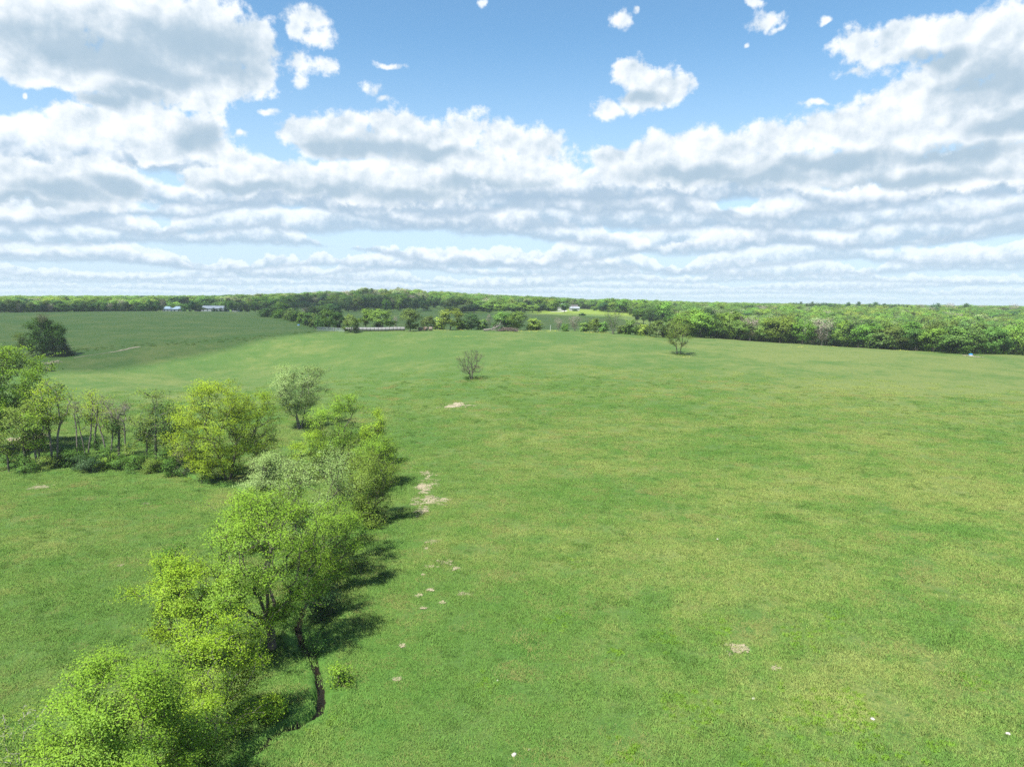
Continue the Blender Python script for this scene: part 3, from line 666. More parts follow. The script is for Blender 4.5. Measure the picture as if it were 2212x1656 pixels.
# shrubs
def shrub(X, Y, top, wpx, leaf, seed, label, group='shrubs along the creek', n=110, per=26, l=.09, w=.055, sig=.22, **kw):
    return hero(X, Y, top, wpx, leaf, seed, label, 'shrub', cat='shrub', group=group, base=.04, shape='broad', n=n, clumps=16, csig=.09, stems=4, spread=.3, trunk_top=.35, per=per, l=l, w=w, sig=sig, R0=.05, seg=.5, **kw)
shrub(196, 1016, 978, 78, 'dark', 201, 'dense dark green shrub on the bank below the bare trunks', n=190, per=32)
shrub(150, 1006, 975, 55, 'mid', 202, 'low green shrub on the bank under the tall thin yellowish tree')
shrub(135, 1000, 965, 60, 'mid', 203, 'dark shrub in the hollow between the thin yellowish tree and the bare trunks')
shrub(290, 1004, 955, 70, 'olive', 204, 'pale olive shrub at the foot of the vine-hung tree', per=20)
shrub(300, 1014, 985, 80, 'mid', 205, 'low tangled green shrub on the bank below the vine-hung tree')
shrub(352, 1008, 960, 70, 'mid', 206, 'dark green shrub in the shade right of the vine-hung tree', n=150)
shrub(392, 1022, 975, 58, 'bud', 207, 'grey twiggy leafless shrub left of the large yellow-green tree', per=4, bark=BARK_GREY)
shrub(432, 1040, 995, 85, 'yellow', 208, 'yellow-green low shrub at the front foot of the large yellow-green tree', n=150)
shrub(560, 1040, 985, 55, 'bud', 209, 'grey twiggy shrub just right of the large yellow-green tree trunk', per=4, bark=BARK_GREY)
shrub(585, 1545, 1508, 62, 'lime', 210, 'low leafy bright shrub beside the creek under the pale open tree', n=130, l=.07, w=.05)
shrub(738, 1476, 1440, 54, 'fresh', 211, 'low loose green shrub on the right bank of the creek', n=60, per=18, l=.06, w=.04)
shrub(675, 1405, 1350, 60, 'mid', 212, 'small dark weedy shrub on the creek bank in the tree shade', n=80, per=18, l=.06, w=.04)
shrub(530, 1690, 1630, 70, 'mid', 213, 'green shrub on the bank where the creek leaves the picture', n=90, l=.06, w=.04)
shrub(45, 1720, 1520, 150, 'olive', 214, 'half-dead twiggy shrub with whitish stems in the bottom left corner', n=240, per=9, l=.07, w=.035, bark=BARK_PALE)
shrub(700, 1325, 1265, 80, 'dark', 215, 'dark shrub in the shade beneath the leaning green tree', n=110)
shrub(810, 1135, 1085, 75, 'olive', 216, 'brownish olive shrub at the foot of the olive bushy tree', n=110)
shrub(15, 1012, 975, 70, 'mid', 217, 'dark low shrub under the big left-edge tree', n=110)
shrub(240, 1010, 978, 60, 'fresh', 218, 'light green shrub among the feet of the bare trunks', n=100)
shrub(100, 1012, 980, 60, 'olive', 219, 'brownish shrub on the bank left of the thin yellowish tree', per=20)
shrub(172, 1000, 962, 52, 'mid', 220, 'upright green shrub behind the dense dark bank shrub')
shrub(225, 998, 968, 50, 'mid', 221, 'small dark shrub behind the feet of the bare trunks')
shrub(265, 1012, 984, 56, 'mid', 222, 'low green shrub on the bank below the ivy-covered trunk')
shrub(330, 1018, 990, 56, 'olive', 223, 'low olive shrub at the bank edge right of the tangled shrub', per=20)
shrub(372, 1024, 990, 60, 'mid', 224, 'low green shrub on the bank left of the grey leafless shrub')
shrub(60, 1020, 985, 64, 'mid', 225, 'spreading low shrub under the crooked dark-trunked tree')
# ---- trees standing alone in the pasture
G3 = 'lone trees in the open pasture'
hero(1018, 819, 755, 70, 'olive', 130, 'small nearly leafless twin-stemmed tree alone in the middle of the pasture', group=G3, base=.20, shape='round', n=1100, clumps=120, csig=.05, stems=2, spread=.22, per=1, l=.07, w=.04, sig=.25, trunk_top=.42, R0=.25, rtip=.023, bf=.5, bark=BARK)
def twin():
    loc, H, Wd = spot(1466, 765.5, 692, 58)
    r = build_tree('tree', 'sparsely leafed twin-trunked tree near the crest', loc, H, Wd * 1.08, 'olive', 131, group=G3, base=.24, shape='oval', n=640, clumps=64, csig=.055, stems=2, spread=1.0, splay=.07, per=8, l=.13, w=.07, sig=.38, trunk_top=.6, R0=.2, rtip=.022, bf=.45)
twin()
hero(100, 768, 672, 34, 'bud', 132, 'tall thin nearly bare tree rising above the left pasture clump', group=G3, base=.4, shape='vase', n=200, clumps=24, per=8, l=.15, w=.08, sig=.45, trunk_top=.7, bark=BARK_GREY)
hero(92, 768, 688, 60, 'mid', 134, 'full green tree at the centre of the left pasture clump', group=G3, base=.08, shape='oval', n=620, clumps=52, stems=3, per=22, l=.19, w=.11, sig=.5, trunk_top=.55)
hero(125, 767, 698, 44, 'mid', 135, 'green tree on the right shoulder of the left pasture clump', group=G3, base=.12, shape='oval', n=380, clumps=36, stems=2, per=20, l=.19, w=.11, sig=.5)
hero(131, 769, 722, 46, 'cedar', 136, 'blackish green cedar at the right front of the left pasture clump', 'cedar_tree', group=G3, base=.02, shape='cone', n=420, clumps=60, per=24, l=.16, w=.07, sig=.4, trunk_top=.85)
hero(48, 750, 716, 30, 'olive', 137, 'small bushy tree just left of the pasture clump', 'small_tree', group=G3, base=.05, shape='round', n=200, clumps=24, stems=3, per=12, l=.16, w=.085, sig=.45)

# ---- a stock of trees for the middle distance and the woods (shared mesh data)
STOCK = {}
def stock():
    specs = dict(
      round_a=dict(H=10, Wd=9.5, base=.10, shape='round', n=150, clumps=34, csig=.075),
      round_b=dict(H=11, Wd=9, base=.15, shape='oval', n=150, clumps=30, csig=.075, stems=2),
      tall=dict(H=13, Wd=8, base=.2, shape='oval', n=150, clumps=30, csig=.075),
      broad=dict(H=9, Wd=11, base=.06, shape='broad', n=170, clumps=38, csig=.07, stems=2),
      vase=dict(H=11, Wd=9.5, base=.25, shape='vase', n=150, clumps=32, csig=.07),
      lobed=dict(H=12, Wd=10, base=.12, shape='round', n=140, clumps=15, csig=.10))
    for i, (k, s) in enumerate(specs.items()):
        nd, pa, A, tp = grow(500 + i, seg=1.4, trunk_top=.5, **s)
        V, F = limbs(nd, pa, s['H'] * .018, .03, .5, rmin=.045)
        tm = mesh_np('trunk', V, F, BARK, None, True)
        V, F, t, sn = leaves(500 + i, nd, pa, A, tp, 30, .27, .17, .58, .6, .6, .6, soft=True)
        STOCK[k] = (tm, mesh_np('crown', V, F, FAR_LF['mid'], dict(tint=t, nrm=sn)), s['H'], s['Wd'])
    nd, pa, A, tp = grow(520, 9, 4.6, base=.02, shape='cone', n=170, clumps=50, csig=.07, trunk_top=.85, seg=1.2)
    V, F = limbs(nd, pa, .15, .03, .5, rmin=.045); tm = mesh_np('trunk', V, F, BARK, None, True)
    V, F, t, sn = leaves(520, nd, pa, A, tp, 20, .26, .13, .42); STOCK['cone'] = (tm, mesh_np('crown', V, F, FAR_LF['cedar'], dict(tint=t, nrm=sn)), 9, 4.6)
    for i, (k, st) in enumerate((('bare_a', 1), ('bare_b', 4))):
        nd, pa, A, tp = grow(530 + i, 11, 8.5, base=.22, shape='vase', n=260, clumps=44, csig=.07, stems=st, spread=.3, trunk_top=.4, seg=1.2, bf=.5)
        V, F = limbs(nd, pa, .2, .028, .45); tm = mesh_np('trunk', V, F, BARK_GREY, None, True)
        V, F, t, sn = leaves(530 + i, nd, pa, A, tp, 7, .20, .05, .5, .8, .3); STOCK[k] = (tm, mesh_np('crown', V, F, FAR_LF['bare'], dict(tint=t, nrm=sn)), 11, 8.5)
    nd, pa, A, tp = grow(540, 3.2, 4.4, base=.03, shape='broad', n=70, clumps=18, csig=.10, stems=4, seg=.8, trunk_top=.4)
    V, F = limbs(nd, pa, .06, .02, .5, rmin=.02); tm = mesh_np('trunk', V, F, BARK, None, True)
    V, F, t, sn = leaves(540, nd, pa, A, tp, 26, .22, .14, .36, soft=True); STOCK['bush'] = (tm, mesh_np('crown', V, F, FAR_LF['mid'], dict(tint=t, nrm=sn)), 3.2, 4.4)
stock()
def part_mesh(name, me, parent, mat=None):
    o = link(name, me, parent)
    if mat: o.material_slots[0].link = 'OBJECT'; o.material_slots[0].material = mat
    return o
def stock_tree(kind, look, loc, H, Wd, label, group, name='tree', cat='tree', rz=None):
    tm, cm, h0, w0 = STOCK[kind]
    r = thing(name, label, cat, loc, random.uniform(0, 6.28) if rz is None else rz, group)
    r.scale = (Wd / w0, Wd / w0, H / h0)
    part_mesh('trunk', tm, r); part_mesh('crown', cm, r, FAR_LF[look])
    return r
def mid_tree(X, Y, top, wpx, kind, look, label, group, sink=0.0, **kw):
    loc, H, Wd = spot(X, Y, top, wpx); return stock_tree(kind, look, loc, H, Wd, label, group, **kw)
def far_tree(X, dist, top, wpx, kind, look, label, group, **kw):
    """stands dist metres away in the direction of X; its top reaches the height of row top"""
    q = ray(X, 700); a = math.atan2(q[0], q[1]); x, y = math.sin(a) * dist, math.cos(a) * dist
    z = float(ground_z(np.array([x]), np.array([y]))[0]); q = ray(X, top); zt = CAM_Z + dist * q[2] / math.hypot(q[0], q[1])
    Wd = wpx / FPX * y; TREES.append((x, y, Wd / 2))
    return stock_tree(kind, look, (x, y, z - .1), max(zt - z, 1.5), Wd, label, group, **kw)

# ---- hedgerow behind the crest, left to right
G4 = 'hedgerow trees along the pasture crest'
for (X, dist, top, w, kind, look, lab) in [
 (708, 318, 668, 36, 'round_a', 'mid', 'round green hedgerow tree above the wire corral panels'),
 (730, 322, 674, 30, 'round_b', 'mid', 'green hedgerow tree between the corral panels and the wrapped bales'),
 (757, 288, 680, 40, 'broad', 'olive', 'dark-trunked olive tree standing in front of the left end of the white bale row'),
 (790, 315, 667, 36, 'tall', 'fresh', 'paler green tree behind the white bale row, left of the deep green one'),
 (825, 304, 669, 50, 'round_a', 'mid', 'deep green leafy tree behind the middle of the white bale row'),
 (854, 315, 683, 14, 'bare_a', 'bare', 'thin bare sapling behind the white bale row'),
 (886, 291, 667, 44, 'round_b', 'olive', 'brownish green tree with a clear trunk at the right end of the white bale row'),
 (926, 312, 683, 34, 'broad', 'olive', 'low spreading olive tree just behind the brown bales'),
 (973, 302, 667, 50, 'lobed', 'yellow', 'yellow-green broad tree right of the brown bales'),
 (948, 316, 688, 26, 'bush', 'yellow', 'yellowish bush between the brown bales and the yellow-green broad tree'),
 (1018, 310, 677, 36, 'round_b', 'dark', 'dark green small tree right of the yellow-green broad tree'),
 (1000, 308, 694, 30, 'bush', 'fresh', 'light bush at the right foot of the yellow-green broad tree'),
 (1040, 312, 692, 30, 'bush', 'mid', 'green bush left of the fallen dead tree'),
 (1057, 318, 677, 14, 'bare_a', 'bare', 'bare grey sapling behind the fallen dead tree'),
 (1083, 306, 674, 38, 'round_a', 'mid', 'mid green tree behind the fallen dead tree'),
 (1118, 302, 672, 40, 'round_b', 'mid', 'full green tree behind the brownish brush pile'),
 (1100, 308, 677, 30, 'broad', 'fresh', 'light green tree squeezed between two fuller trees by the brush pile'),
 (1154, 308, 690, 34, 'bush', 'yellow', 'twiggy yellow-green bush right of the brush pile'),
 (1206, 306, 687, 22, 'bare_b', 'bare', 'bare grey shrub tree left of the low green hedge bushes'),
 (1221, 303, 700, 18, 'bush', 'fresh', 'very low bright green bush beside the bare grey shrub tree'),
 (1242, 304, 683, 32, 'bare_b', 'bare', 'twiggy half-bare tree over low green hedge bushes'),
 (1262, 303, 698, 24, 'bush', 'mid', 'low mid green bush right of the twiggy half-bare tree'),
 (1284, 303, 688, 30, 'broad', 'yellow', 'yellowish green bushy tree left of the dark vase-shaped tree'),
 (1302, 303, 697, 26, 'bush', 'mid', 'dark bush at the left foot of the vase-shaped tree'),
 (1325, 296, 666, 46, 'bare_b', 'olive', 'dark vase-shaped twiggy tree standing tall in the hedgerow'),
 (1362, 298, 694, 36, 'bush', 'mid', 'rounded green bush right of the dark vase-shaped tree'),
 (1343, 302, 704, 26, 'bush', 'olive', 'low olive bush at the right foot of the vase-shaped tree'),
 (1388, 298, 702, 30, 'bush', 'yellow', 'small yellowish bush in the gap right of the rounded bush'),
 (1421, 293, 692, 44, 'broad', 'olive', 'wide olive bush where the hedgerow meets the woods'),
 (1447, 296, 698, 30, 'bush', 'mid', 'green bush behind the twin-trunked tree'),
 ]:
    b_ = kind == 'bush'
    far_tree(X, dist, top, w, kind, look, lab, G4, name='bush' if b_ else 'tree', cat='bush' if b_ else 'tree')

# ---- bushes running down the edge of the left field
G5 = 'bushes at the end of the left field'
LK = {'fresh': 'light green', 'mid': 'mid green', 'dark': 'dark green', 'olive': 'olive', 'yellow': 'yellow-green', 'pale': 'pale', 'bare': 'bare grey', 'cedar': 'blackish'}
for i, (X, top, w, look) in enumerate([(572, 668, 26, 'mid'), (588, 664, 30, 'dark'), (603, 670, 28, 'fresh'), (612, 655, 42, 'mid'), (628, 668, 30, 'olive'), (640, 674, 30, 'mid'), (655, 676, 28, 'fresh'), (668, 678, 30, 'mid'), (680, 680, 26, 'olive'), (690, 683, 24, 'mid'), (676, 662, 34, 'dark'), (697, 660, 40, 'mid'), (660, 664, 18, 'bare'), (726, 662, 24, 'dark')]):
    far_tree(X, [470, 470, 455, 520, 440, 425, 410, 395, 380, 365, 500, 500, 470, 480][i], top, w, 'bare_b' if look == 'bare' else ('round_a' if w > 32 else 'bush'), look,
             '%s bush %s the line descending past the shaded field' % (LK[look], ['topmost in', 'second from the top of', 'third from the top of', 'tall, standing behind', 'fourth from the top of', 'fifth from the top of', 'midway down', 'low down in', 'second lowest in', 'lowest in', 'behind the low end of', 'tallest, behind the low end of', 'leafless, behind', 'alone beyond the low end of'][i]), G5, name='bush', cat='bush')
# ---- woods behind the left field
G6 = 'tree line behind the shaded left field'
gl = np.random.default_rng(61)
BINS6 = [(0, 'left picture edge'), (75, 'behind the left clump'), (170, 'right of the left clump'), (300, 'near the blue-roofed houses'), (420, 'around the white barn'), (505, 'right of the white barn')]
for X in np.arange(-12, 585, 11.5):
    X = X + gl.uniform(-4, 4)
    if 357 < X < 372 or 378 < X < 396 or 436 < X < 492: dist, top = gl.uniform(760, 800), gl.uniform(652, 657)
    else: dist, top = gl.uniform(640, 690), gl.uniform(646, 658)
    look = gl.choice(['dark', 'mid', 'mid', 'dark', 'fresh', 'olive', 'bare'], p=[.3, .25, .2, .05, .08, .06, .06])
    kind = {'bare': 'bare_a'}.get(look) or gl.choice(['round_a', 'round_b', 'tall', 'lobed'])
    nm = [n for x0, n in BINS6 if X >= x0 - 15][-1]
    far_tree(X, dist, top, gl.uniform(15, 24), kind, look, '%s tree behind the shaded field, %s' % (LK[look], nm), G6)
for X, top, w in ((1 + 462, 664, 9), (478, 664, 9), (487, 665, 8), (470, 666, 7)):
    far_tree(X, 668, top, w, 'cone', 'cedar', 'small dark cedar in front of the white barn', 'cedars by the white barn', name='cedar_tree')
# ---- the wooded knoll in the middle
G7 = 'trees on the wooded knoll'
gk = np.random.default_rng(71)
for i in range(66):
    X = gk.uniform(600, 985); u = (X - 600) / 385
    crest = 657 - 34 * math.exp(-((X - 815) / 115) ** 2) - 7
    row = gk.uniform(0, 1); top = crest + row * 30 * math.exp(-((X - 800) / 140) ** 2) + gk.uniform(-2, 3)
    dist = 900 - 250 * row + gk.uniform(-20, 20)
    if row < .4 and 660 < X < 900: look = gk.choice(['bare', 'bare', 'pale', 'olive', 'mid'])
    else: look = gk.choice(['mid', 'dark', 'dark', 'fresh', 'olive'])
    kind = {'bare': 'bare_a'}.get(look) or gk.choice(['round_a', 'round_b', 'tall', 'lobed'])
    nm = 'on the wooded knoll skyline' if row < .33 else ('on the wooded knoll slope' if row < .7 else 'at the wooded knoll foot')
    nm += ', left flank' if X < 720 else (', middle' if X < 880 else ', right flank')
    far_tree(X, dist, top, gk.uniform(17, 26), kind, look, '%s tree %s' % (LK[look], nm), G7)
# ---- beyond the shaded valley, between knoll and woods
G8 = 'trees around the far white house'
for (X, dist, top, w, kind, look, lab) in [
 (1195, 690, 655, 27, 'vase', 'fresh', 'pale green tree left of the far white house'),
 (1187, 680, 660, 18, 'round_b', 'dark', 'dark green tree left of the far white house'),
 (1219, 640, 655, 25, 'vase', 'mid', 'tree with a clear trunk in front of the far white house'),
 (1241, 700, 667, 12, 'bush', 'dark', 'dark round bush right of the far white house'),
 (1257, 600, 676, 15, 'bush', 'dark', 'dark bush on the edge of the bright yellow-green field'),
 (1262, 900, 648, 36, 'broad', 'fresh', 'wide bright tree on the rise behind the far white house'),
 (1283, 760, 662, 18, 'round_a', 'fresh', 'round bright tree right of the far farm field'),
 (1305, 740, 663, 18, 'round_a', 'fresh', 'round light tree in the row above the bright field'),
 (1376, 560, 668, 22, 'vase', 'fresh', 'slender tree leftmost in the grove with bare stems'),
 (1390, 555, 666, 24, 'tall', 'fresh', 'slender tree second in the grove with bare stems'),
 (1404, 545, 665, 26, 'tall', 'fresh', 'bright green tree in the middle of the grove with bare stems'),
 (1420, 540, 662, 30, 'tall', 'mid', 'mid green tree right of the middle of the grove with bare stems'),
 (1442, 500, 652, 36, 'tall', 'fresh', 'tall light green tree at the right end of the grove'),
 (1150, 640, 658, 28, 'lobed', 'yellow', 'yellow-green tree at the edge of the shaded valley field'),
 (1128, 640, 654, 26, 'round_a', 'fresh', 'light tree at the edge of the shaded valley field'),
 (1106, 640, 656, 30, 'round_b', 'mid', 'mid green tree behind the brush pile, across the valley field'),
 (1080, 640, 656, 28, 'lobed', 'yellow', 'yellowish tree across the valley field behind the dead tree'),
 (1052, 645, 655, 28, 'round_a', 'fresh', 'light green tree across the valley field, left of the yellowish one'),
 (1024, 645, 657, 28, 'tall', 'dark', 'dark green tree across the valley field, above the dark small hedgerow tree'),
 (1000, 640, 658, 26, 'round_b', 'pale', 'blossom-pale tree across the valley field, right of the knoll'),
 (975, 640, 662, 28, 'round_a', 'mid', 'green tree across the valley field at the right foot of the knoll'),
 (1168, 645, 657, 22, 'round_b', 'dark', 'dark tree at the right end of the shaded valley field'),
 ]:
    far_tree(X, dist, top, w, kind, look, lab, G8)

# ---- front of the woods beyond the right side of the pasture: individuals by row
G9 = 'front trees of the right-hand woods'
gw = np.random.default_rng(91)
BINS9 = [(1400, 'behind the twin-trunked tree'), (1510, 'right of the twin-trunked tree'), (1640, 'near the dark-trunked tree'), (1780, 'midway along'), (1900, 'left of the wide spreading tree'), (2020, 'behind the wide spreading tree'), (2130, 'right picture edge')]
def edge_y(X): return np.interp(X, [1440, 1560, 1750, 1900, 2080, 2212, 2300], [725, 733, 745, 754, 763, 767.5, 772])
NAMED = [(1705, 738, 683, 54, 'lobed', 'yellow', 'wide yellow-green tree at the wood edge, left of the dark-trunked one'), (1736, 742, 690, 46, 'round_a', 'mid', 'green tree with a dark clear trunk at the wood edge'),
 (1815, 748, 690, 44, 'tall', 'mid', 'upright green tree rising from the middle of the wood edge'), (1865, 750, 698, 50, 'round_a', 'fresh', 'rounded light green tree at the wood edge left of the pale twiggy one'),
 (1930, 753, 696, 46, 'bare_b', 'pale', 'pale twiggy tree at the wood edge with open limbs'), (1905, 754, 722, 54, 'bush', 'olive', 'large olive bush at the wood edge below the pale twiggy tree'),
 (2074, 764, 707, 88, 'broad', 'mid', 'wide spreading tree beside the blue mineral feeder, crown shading the grass'), (2020, 760, 708, 50, 'round_b', 'fresh', 'light green tree left of the wide spreading tree'),
 (2150, 764, 706, 60, 'round_a', 'mid', 'full green tree right of the wide spreading tree'), (1500, 727, 694, 40, 'broad', 'olive', 'dark olive bushy tree just right of the twin-trunked tree'),
 (1546, 731, 690, 44, 'round_a', 'mid', 'leafy green tree at the start of the wood edge'), (1600, 735, 692, 44, 'round_b', 'mid', 'dense green tree at the wood edge left of the wide yellow-green one'),
 (2195, 766, 715, 44, 'round_b', 'olive', 'olive tree at the right edge of the picture behind the pasture')]
for (X, Y, top, w, kind, look, lab) in NAMED:
    p = hit(X, Y); far_tree(X, math.hypot(p[0], p[1]) + 1.5, top, w, kind, look, lab, G9, name='bush' if kind == 'bush' else 'tree', cat='bush' if kind == 'bush' else 'tree')
gs = np.random.default_rng(97)
for i, X in enumerate((1722, 1745, 1758, 1782, 1806, 1830, 1852, 1876, 1890, 1914, 1934, 1952, 1986, 2020, 2052, 2085, 2120, 2150, 2188)):
    bare = X > 1970 and i % 2 == 0
    far_tree(X, gs.uniform(860, 940), gs.uniform(650, 655) + (X - 1700) * .012, gs.uniform(17, 27), 'bare_a' if bare else gs.choice(['broad', 'lobed', 'vase']), 'bare' if bare else 'dark', '%s tree standing out on the right-hand skyline' % ('bare grey' if bare else 'dark'), 'trees on the right-hand skyline')
def free(x, y, r):
    return all((x - a) ** 2 + (y - b_) ** 2 > (r + c * .55) ** 2 for a, b_, c in TREES[-260:])
cnt9 = 0; tries = 0
while cnt9 < 92 and tries < 4000:
    tries += 1
    X = gw.uniform(1452, 2240); back = gw.uniform(0, 1) ** 1.5 * 110
    p = hit(min(X, 2205), float(edge_y(X))); d0 = math.hypot(p[0], p[1]); dist = d0 + 3 + back
    q = ray(X, 700); a = math.atan2(q[0], q[1]); x, y = math.sin(a) * dist, math.cos(a) * dist
    if not free(x, y, 3.9 + back * .01): continue
    H = gw.uniform(9.0, 13.0) - (2.5 if back < 8 and gw.uniform() < .5 else 0)
    look = gw.choice(['fresh', 'mid', 'yellow', 'olive', 'dark', 'pale', 'bare'], p=[.24, .28, .14, .14, .08, .07, .05])
    kind = {'bare': 'bare_a'}.get(look) or gw.choice(['round_a', 'round_b', 'tall', 'lobed', 'broad'])
    z = float(ground_z(np.array([x]), np.array([y]))[0]); Wd = H * gw.uniform(.95, 1.3); TREES.append((x, y, Wd / 2))
    nm = [n for x0, n in BINS9 if X >= x0][-1]
    stock_tree(kind, look, (x, y, z - .1), H, Wd, '%s tree %s, %s' % (LK[look], 'on the wood edge' if back < 18 else 'inside the right-hand woods', nm), G9); cnt9 += 1

# look-alikes that still share a label are told apart by their order from the left
def order_labels(groups):
    by = {}
    for o in COL.objects:
        if o.get('group') in groups: by.setdefault(o['label'], []).append(o)
    nth = ['leftmost', 'second from left', 'third from left', 'fourth from left', 'fifth from left', 'sixth from left', 'seventh from left', 'eighth from left', 'ninth from left', 'tenth from left', 'eleventh from left', 'twelfth from left', 'thirteenth from left', 'fourteenth from left']
    for lab, os_ in by.items():
        if len(os_) > 1:
            for i, o in enumerate(sorted(os_, key=lambda o: o.location.x / o.location.y)): o['label'] = lab + ', ' + ('rightmost' if i == len(os_) - 1 else nth[min(i, 13)])
order_labels((G6, G7, G9, 'trees on the right-hand skyline', 'cedars by the white barn'))

# ------------------------------------------------------------------ the deep woods: one mass, instanced
def scatter(name, pts, rz, sc, idx, protos, kind='stuff'):
    me = bpy.data.meshes.new(name); n = len(pts)
    me.vertices.add(n); me.vertices.foreach_set('co', np.asarray(pts, np.float32).ravel())
    at = me.attributes.new('rot', 'FLOAT_VECTOR', 'POINT'); at.data.foreach_set('vector', np.stack([np.zeros(n), np.zeros(n), rz], 1).astype(np.float32).ravel())
    at = me.attributes.new('sca', 'FLOAT_VECTOR', 'POINT'); at.data.foreach_set('vector', np.asarray(sc, np.float32).ravel())
    at = me.attributes.new('idx', 'INT', 'POINT'); at.data.foreach_set('value', np.asarray(idx, np.int32))
    o = link(name, me); tag(o, kind=kind)
    c = bpy.data.collections.new(name + '_stock')
    for p in protos: c.objects.link(p)
    ng = bpy.data.node_groups.new(name, 'GeometryNodeTree')
    ng.interface.new_socket('Geometry', in_out='INPUT', socket_type='NodeSocketGeometry'); ng.interface.new_socket('Geometry', in_out='OUTPUT', socket_type='NodeSocketGeometry')
    N = ng.nodes; gi = N.new('NodeGroupInput'); go = N.new('NodeGroupOutput'); ip = N.new('GeometryNodeInstanceOnPoints'); ci = N.new('GeometryNodeCollectionInfo')
    ci.inputs['Collection'].default_value = c; ci.inputs['Separate Children'].default_value = True; ci.inputs['Reset Children'].default_value = True
    def attr(nm, t): a = N.new('GeometryNodeInputNamedAttribute'); a.data_type = t; a.inputs['Name'].default_value = nm; return a.outputs['Attribute']
    L = ng.links; L.new(gi.outputs[0], ip.inputs['Points']); L.new(ci.outputs[0], ip.inputs['Instance']); ip.inputs['Pick Instance'].default_value = True
    L.new(attr('idx', 'INT'), ip.inputs['Instance Index']); L.new(attr('rot', 'FLOAT_VECTOR'), ip.inputs['Rotation']); L.new(attr('sca', 'FLOAT_VECTOR'), ip.inputs['Scale']); L.new(ip.outputs[0], go.inputs[0])
    md = o.modifiers.new('scatter', 'NODES'); md.node_group = ng
    return o

def forest():
    g = np.random.default_rng(5)
    protos = []; hw = []
    looks = ['fresh', 'fresh', 'mid', 'mid', 'yellow', 'olive', 'dark', 'pale', 'bare', 'cedar', 'fresh', 'mid']
    kinds = ['round_a', 'lobed', 'round_b', 'tall', 'round_a', 'broad', 'tall', 'vase', 'bare_a', 'cone', 'broad', 'lobed']
    for k, lk in zip(kinds, looks):
        tm, cm, h, w = STOCK[k]
        o = bpy.data.objects.new('forest_tree_%02d' % len(protos), cm); o.material_slots[0].link = 'OBJECT'; o.material_slots[0].material = FAR_LF[lk]; protos.append(o); hw.append((h, w))
    hw = np.array(hw)
    P = []
    def fill(az0, az1, d0, d1, sp, keep=None):
        n = int((az1 - az0) / 2 * (d1 ** 2 - d0 ** 2) / sp ** 2)
        a = g.uniform(az0, az1, n); d = np.sqrt(g.uniform(d0 ** 2, d1 ** 2, n)); m = np.ones(n, bool) if keep is None else keep(a, d)
        P.append(np.stack([np.sin(a) * d, np.cos(a) * d, np.full(n, sp)], 1)[m])
    Xa = lambda X: math.atan2(ray(X, 700)[0], ray(X, 700)[1])
    # right-hand woods: from just behind the edge to the skyline
    pe = [hit(X, float(edge_y(X))) for X in (1440, 1600, 1800, 2000, 2205)]
    ea = [math.atan2(p[0], p[1]) for p in pe]; ed = [math.hypot(p[0], p[1]) for p in pe]
    near = lambda a: np.interp(a, ea, ed)
    def cut(a, d):      # the bright field and the far house stay open
        op = (a < Xa(1475)) & (d < 600) | (a < Xa(1372)) & (d < 690) | (a < Xa(1300)) & (d < 900)
        return (d > near(a) + 26) & ~op
    fill(Xa(1395), .72, 280, 620, 8.6, lambda a, d: cut(a, d))
    fill(Xa(1200), .72, 620, 1300, 9.5, cut)
    fill(Xa(990), .74, 1150, 2600, 14)
    # left and middle: rolling woods behind the tree line
    fill(-.74, Xa(640), 700, 1500, 11, lambda a, d: d > np.where((a > Xa(350)) & (a < Xa(545)), 800, 720))
    fill(-.74, Xa(1000), 1400, 3000, 16)
    fill(Xa(600), Xa(1000), 700, 1150, 9.5, lambda a, d: d > 700 + 90 * np.sin(a * 40))
    fill(Xa(960), Xa(1200), 660, 1200, 9.5)
    # a little of the country beside the frame
    fill(.72, 1.1, 300, 1400, 14); fill(-1.1, -.74, 500, 1500, 15)
    P = np.concatenate(P); n = len(P)
    z = base_z(P[:, 0], P[:, 1])
    # species gather in patches
    f = np.sin(P[:, 0] * .021 + 1.7 * np.sin(P[:, 1] * .013)) + np.sin(P[:, 1] * .017 + P[:, 0] * .009)
    pr = np.array([[.9, .8, .8, .7, .7, .5, .25, .3, .25, .06, .6, .6]] * n)
    pr[:, [0, 1, 4, 10]] *= (1 + .9 * np.clip(f, -1, 1))[:, None]; pr[:, [6, 2, 3]] *= (1 - .7 * np.clip(f, -1, 1))[:, None]
    az_ = np.arctan2(P[:, 0], P[:, 1]); rr_ = np.hypot(P[:, 0], P[:, 1]); kn = (az_ > Xa(670)) & (az_ < Xa(925)) & (rr_ > 780) & (rr_ < 1010)   # the knoll is still half bare
    pr[kn, 8] *= 14; pr[kn, 7] *= 4; pr[kn, 0] *= .3; pr[kn, 1] *= .3
    pr /= pr.sum(1, keepdims=True); idx = (pr.cumsum(1) < g.uniform(0, 1, n)[:, None]).sum(1).clip(0, len(protos) - 1)
    big = np.clip(P[:, 2] / 9, .9, 1.7)
    H = g.uniform(9, 13.5, n) * np.where(P[:, 2] > 12, 1.15, 1); Wd = H * g.uniform(.9, 1.25, n) * big
    sx = Wd / hw[idx, 1]; sz = H / hw[idx, 0]
    pts = np.stack([P[:, 0], P[:, 1], z - .3], 1)
    print('forest instances', n)
    scatter('forest', pts, g.uniform(0, 6.28, n), np.stack([sx, sx, sz], 1), idx, protos)
forest()

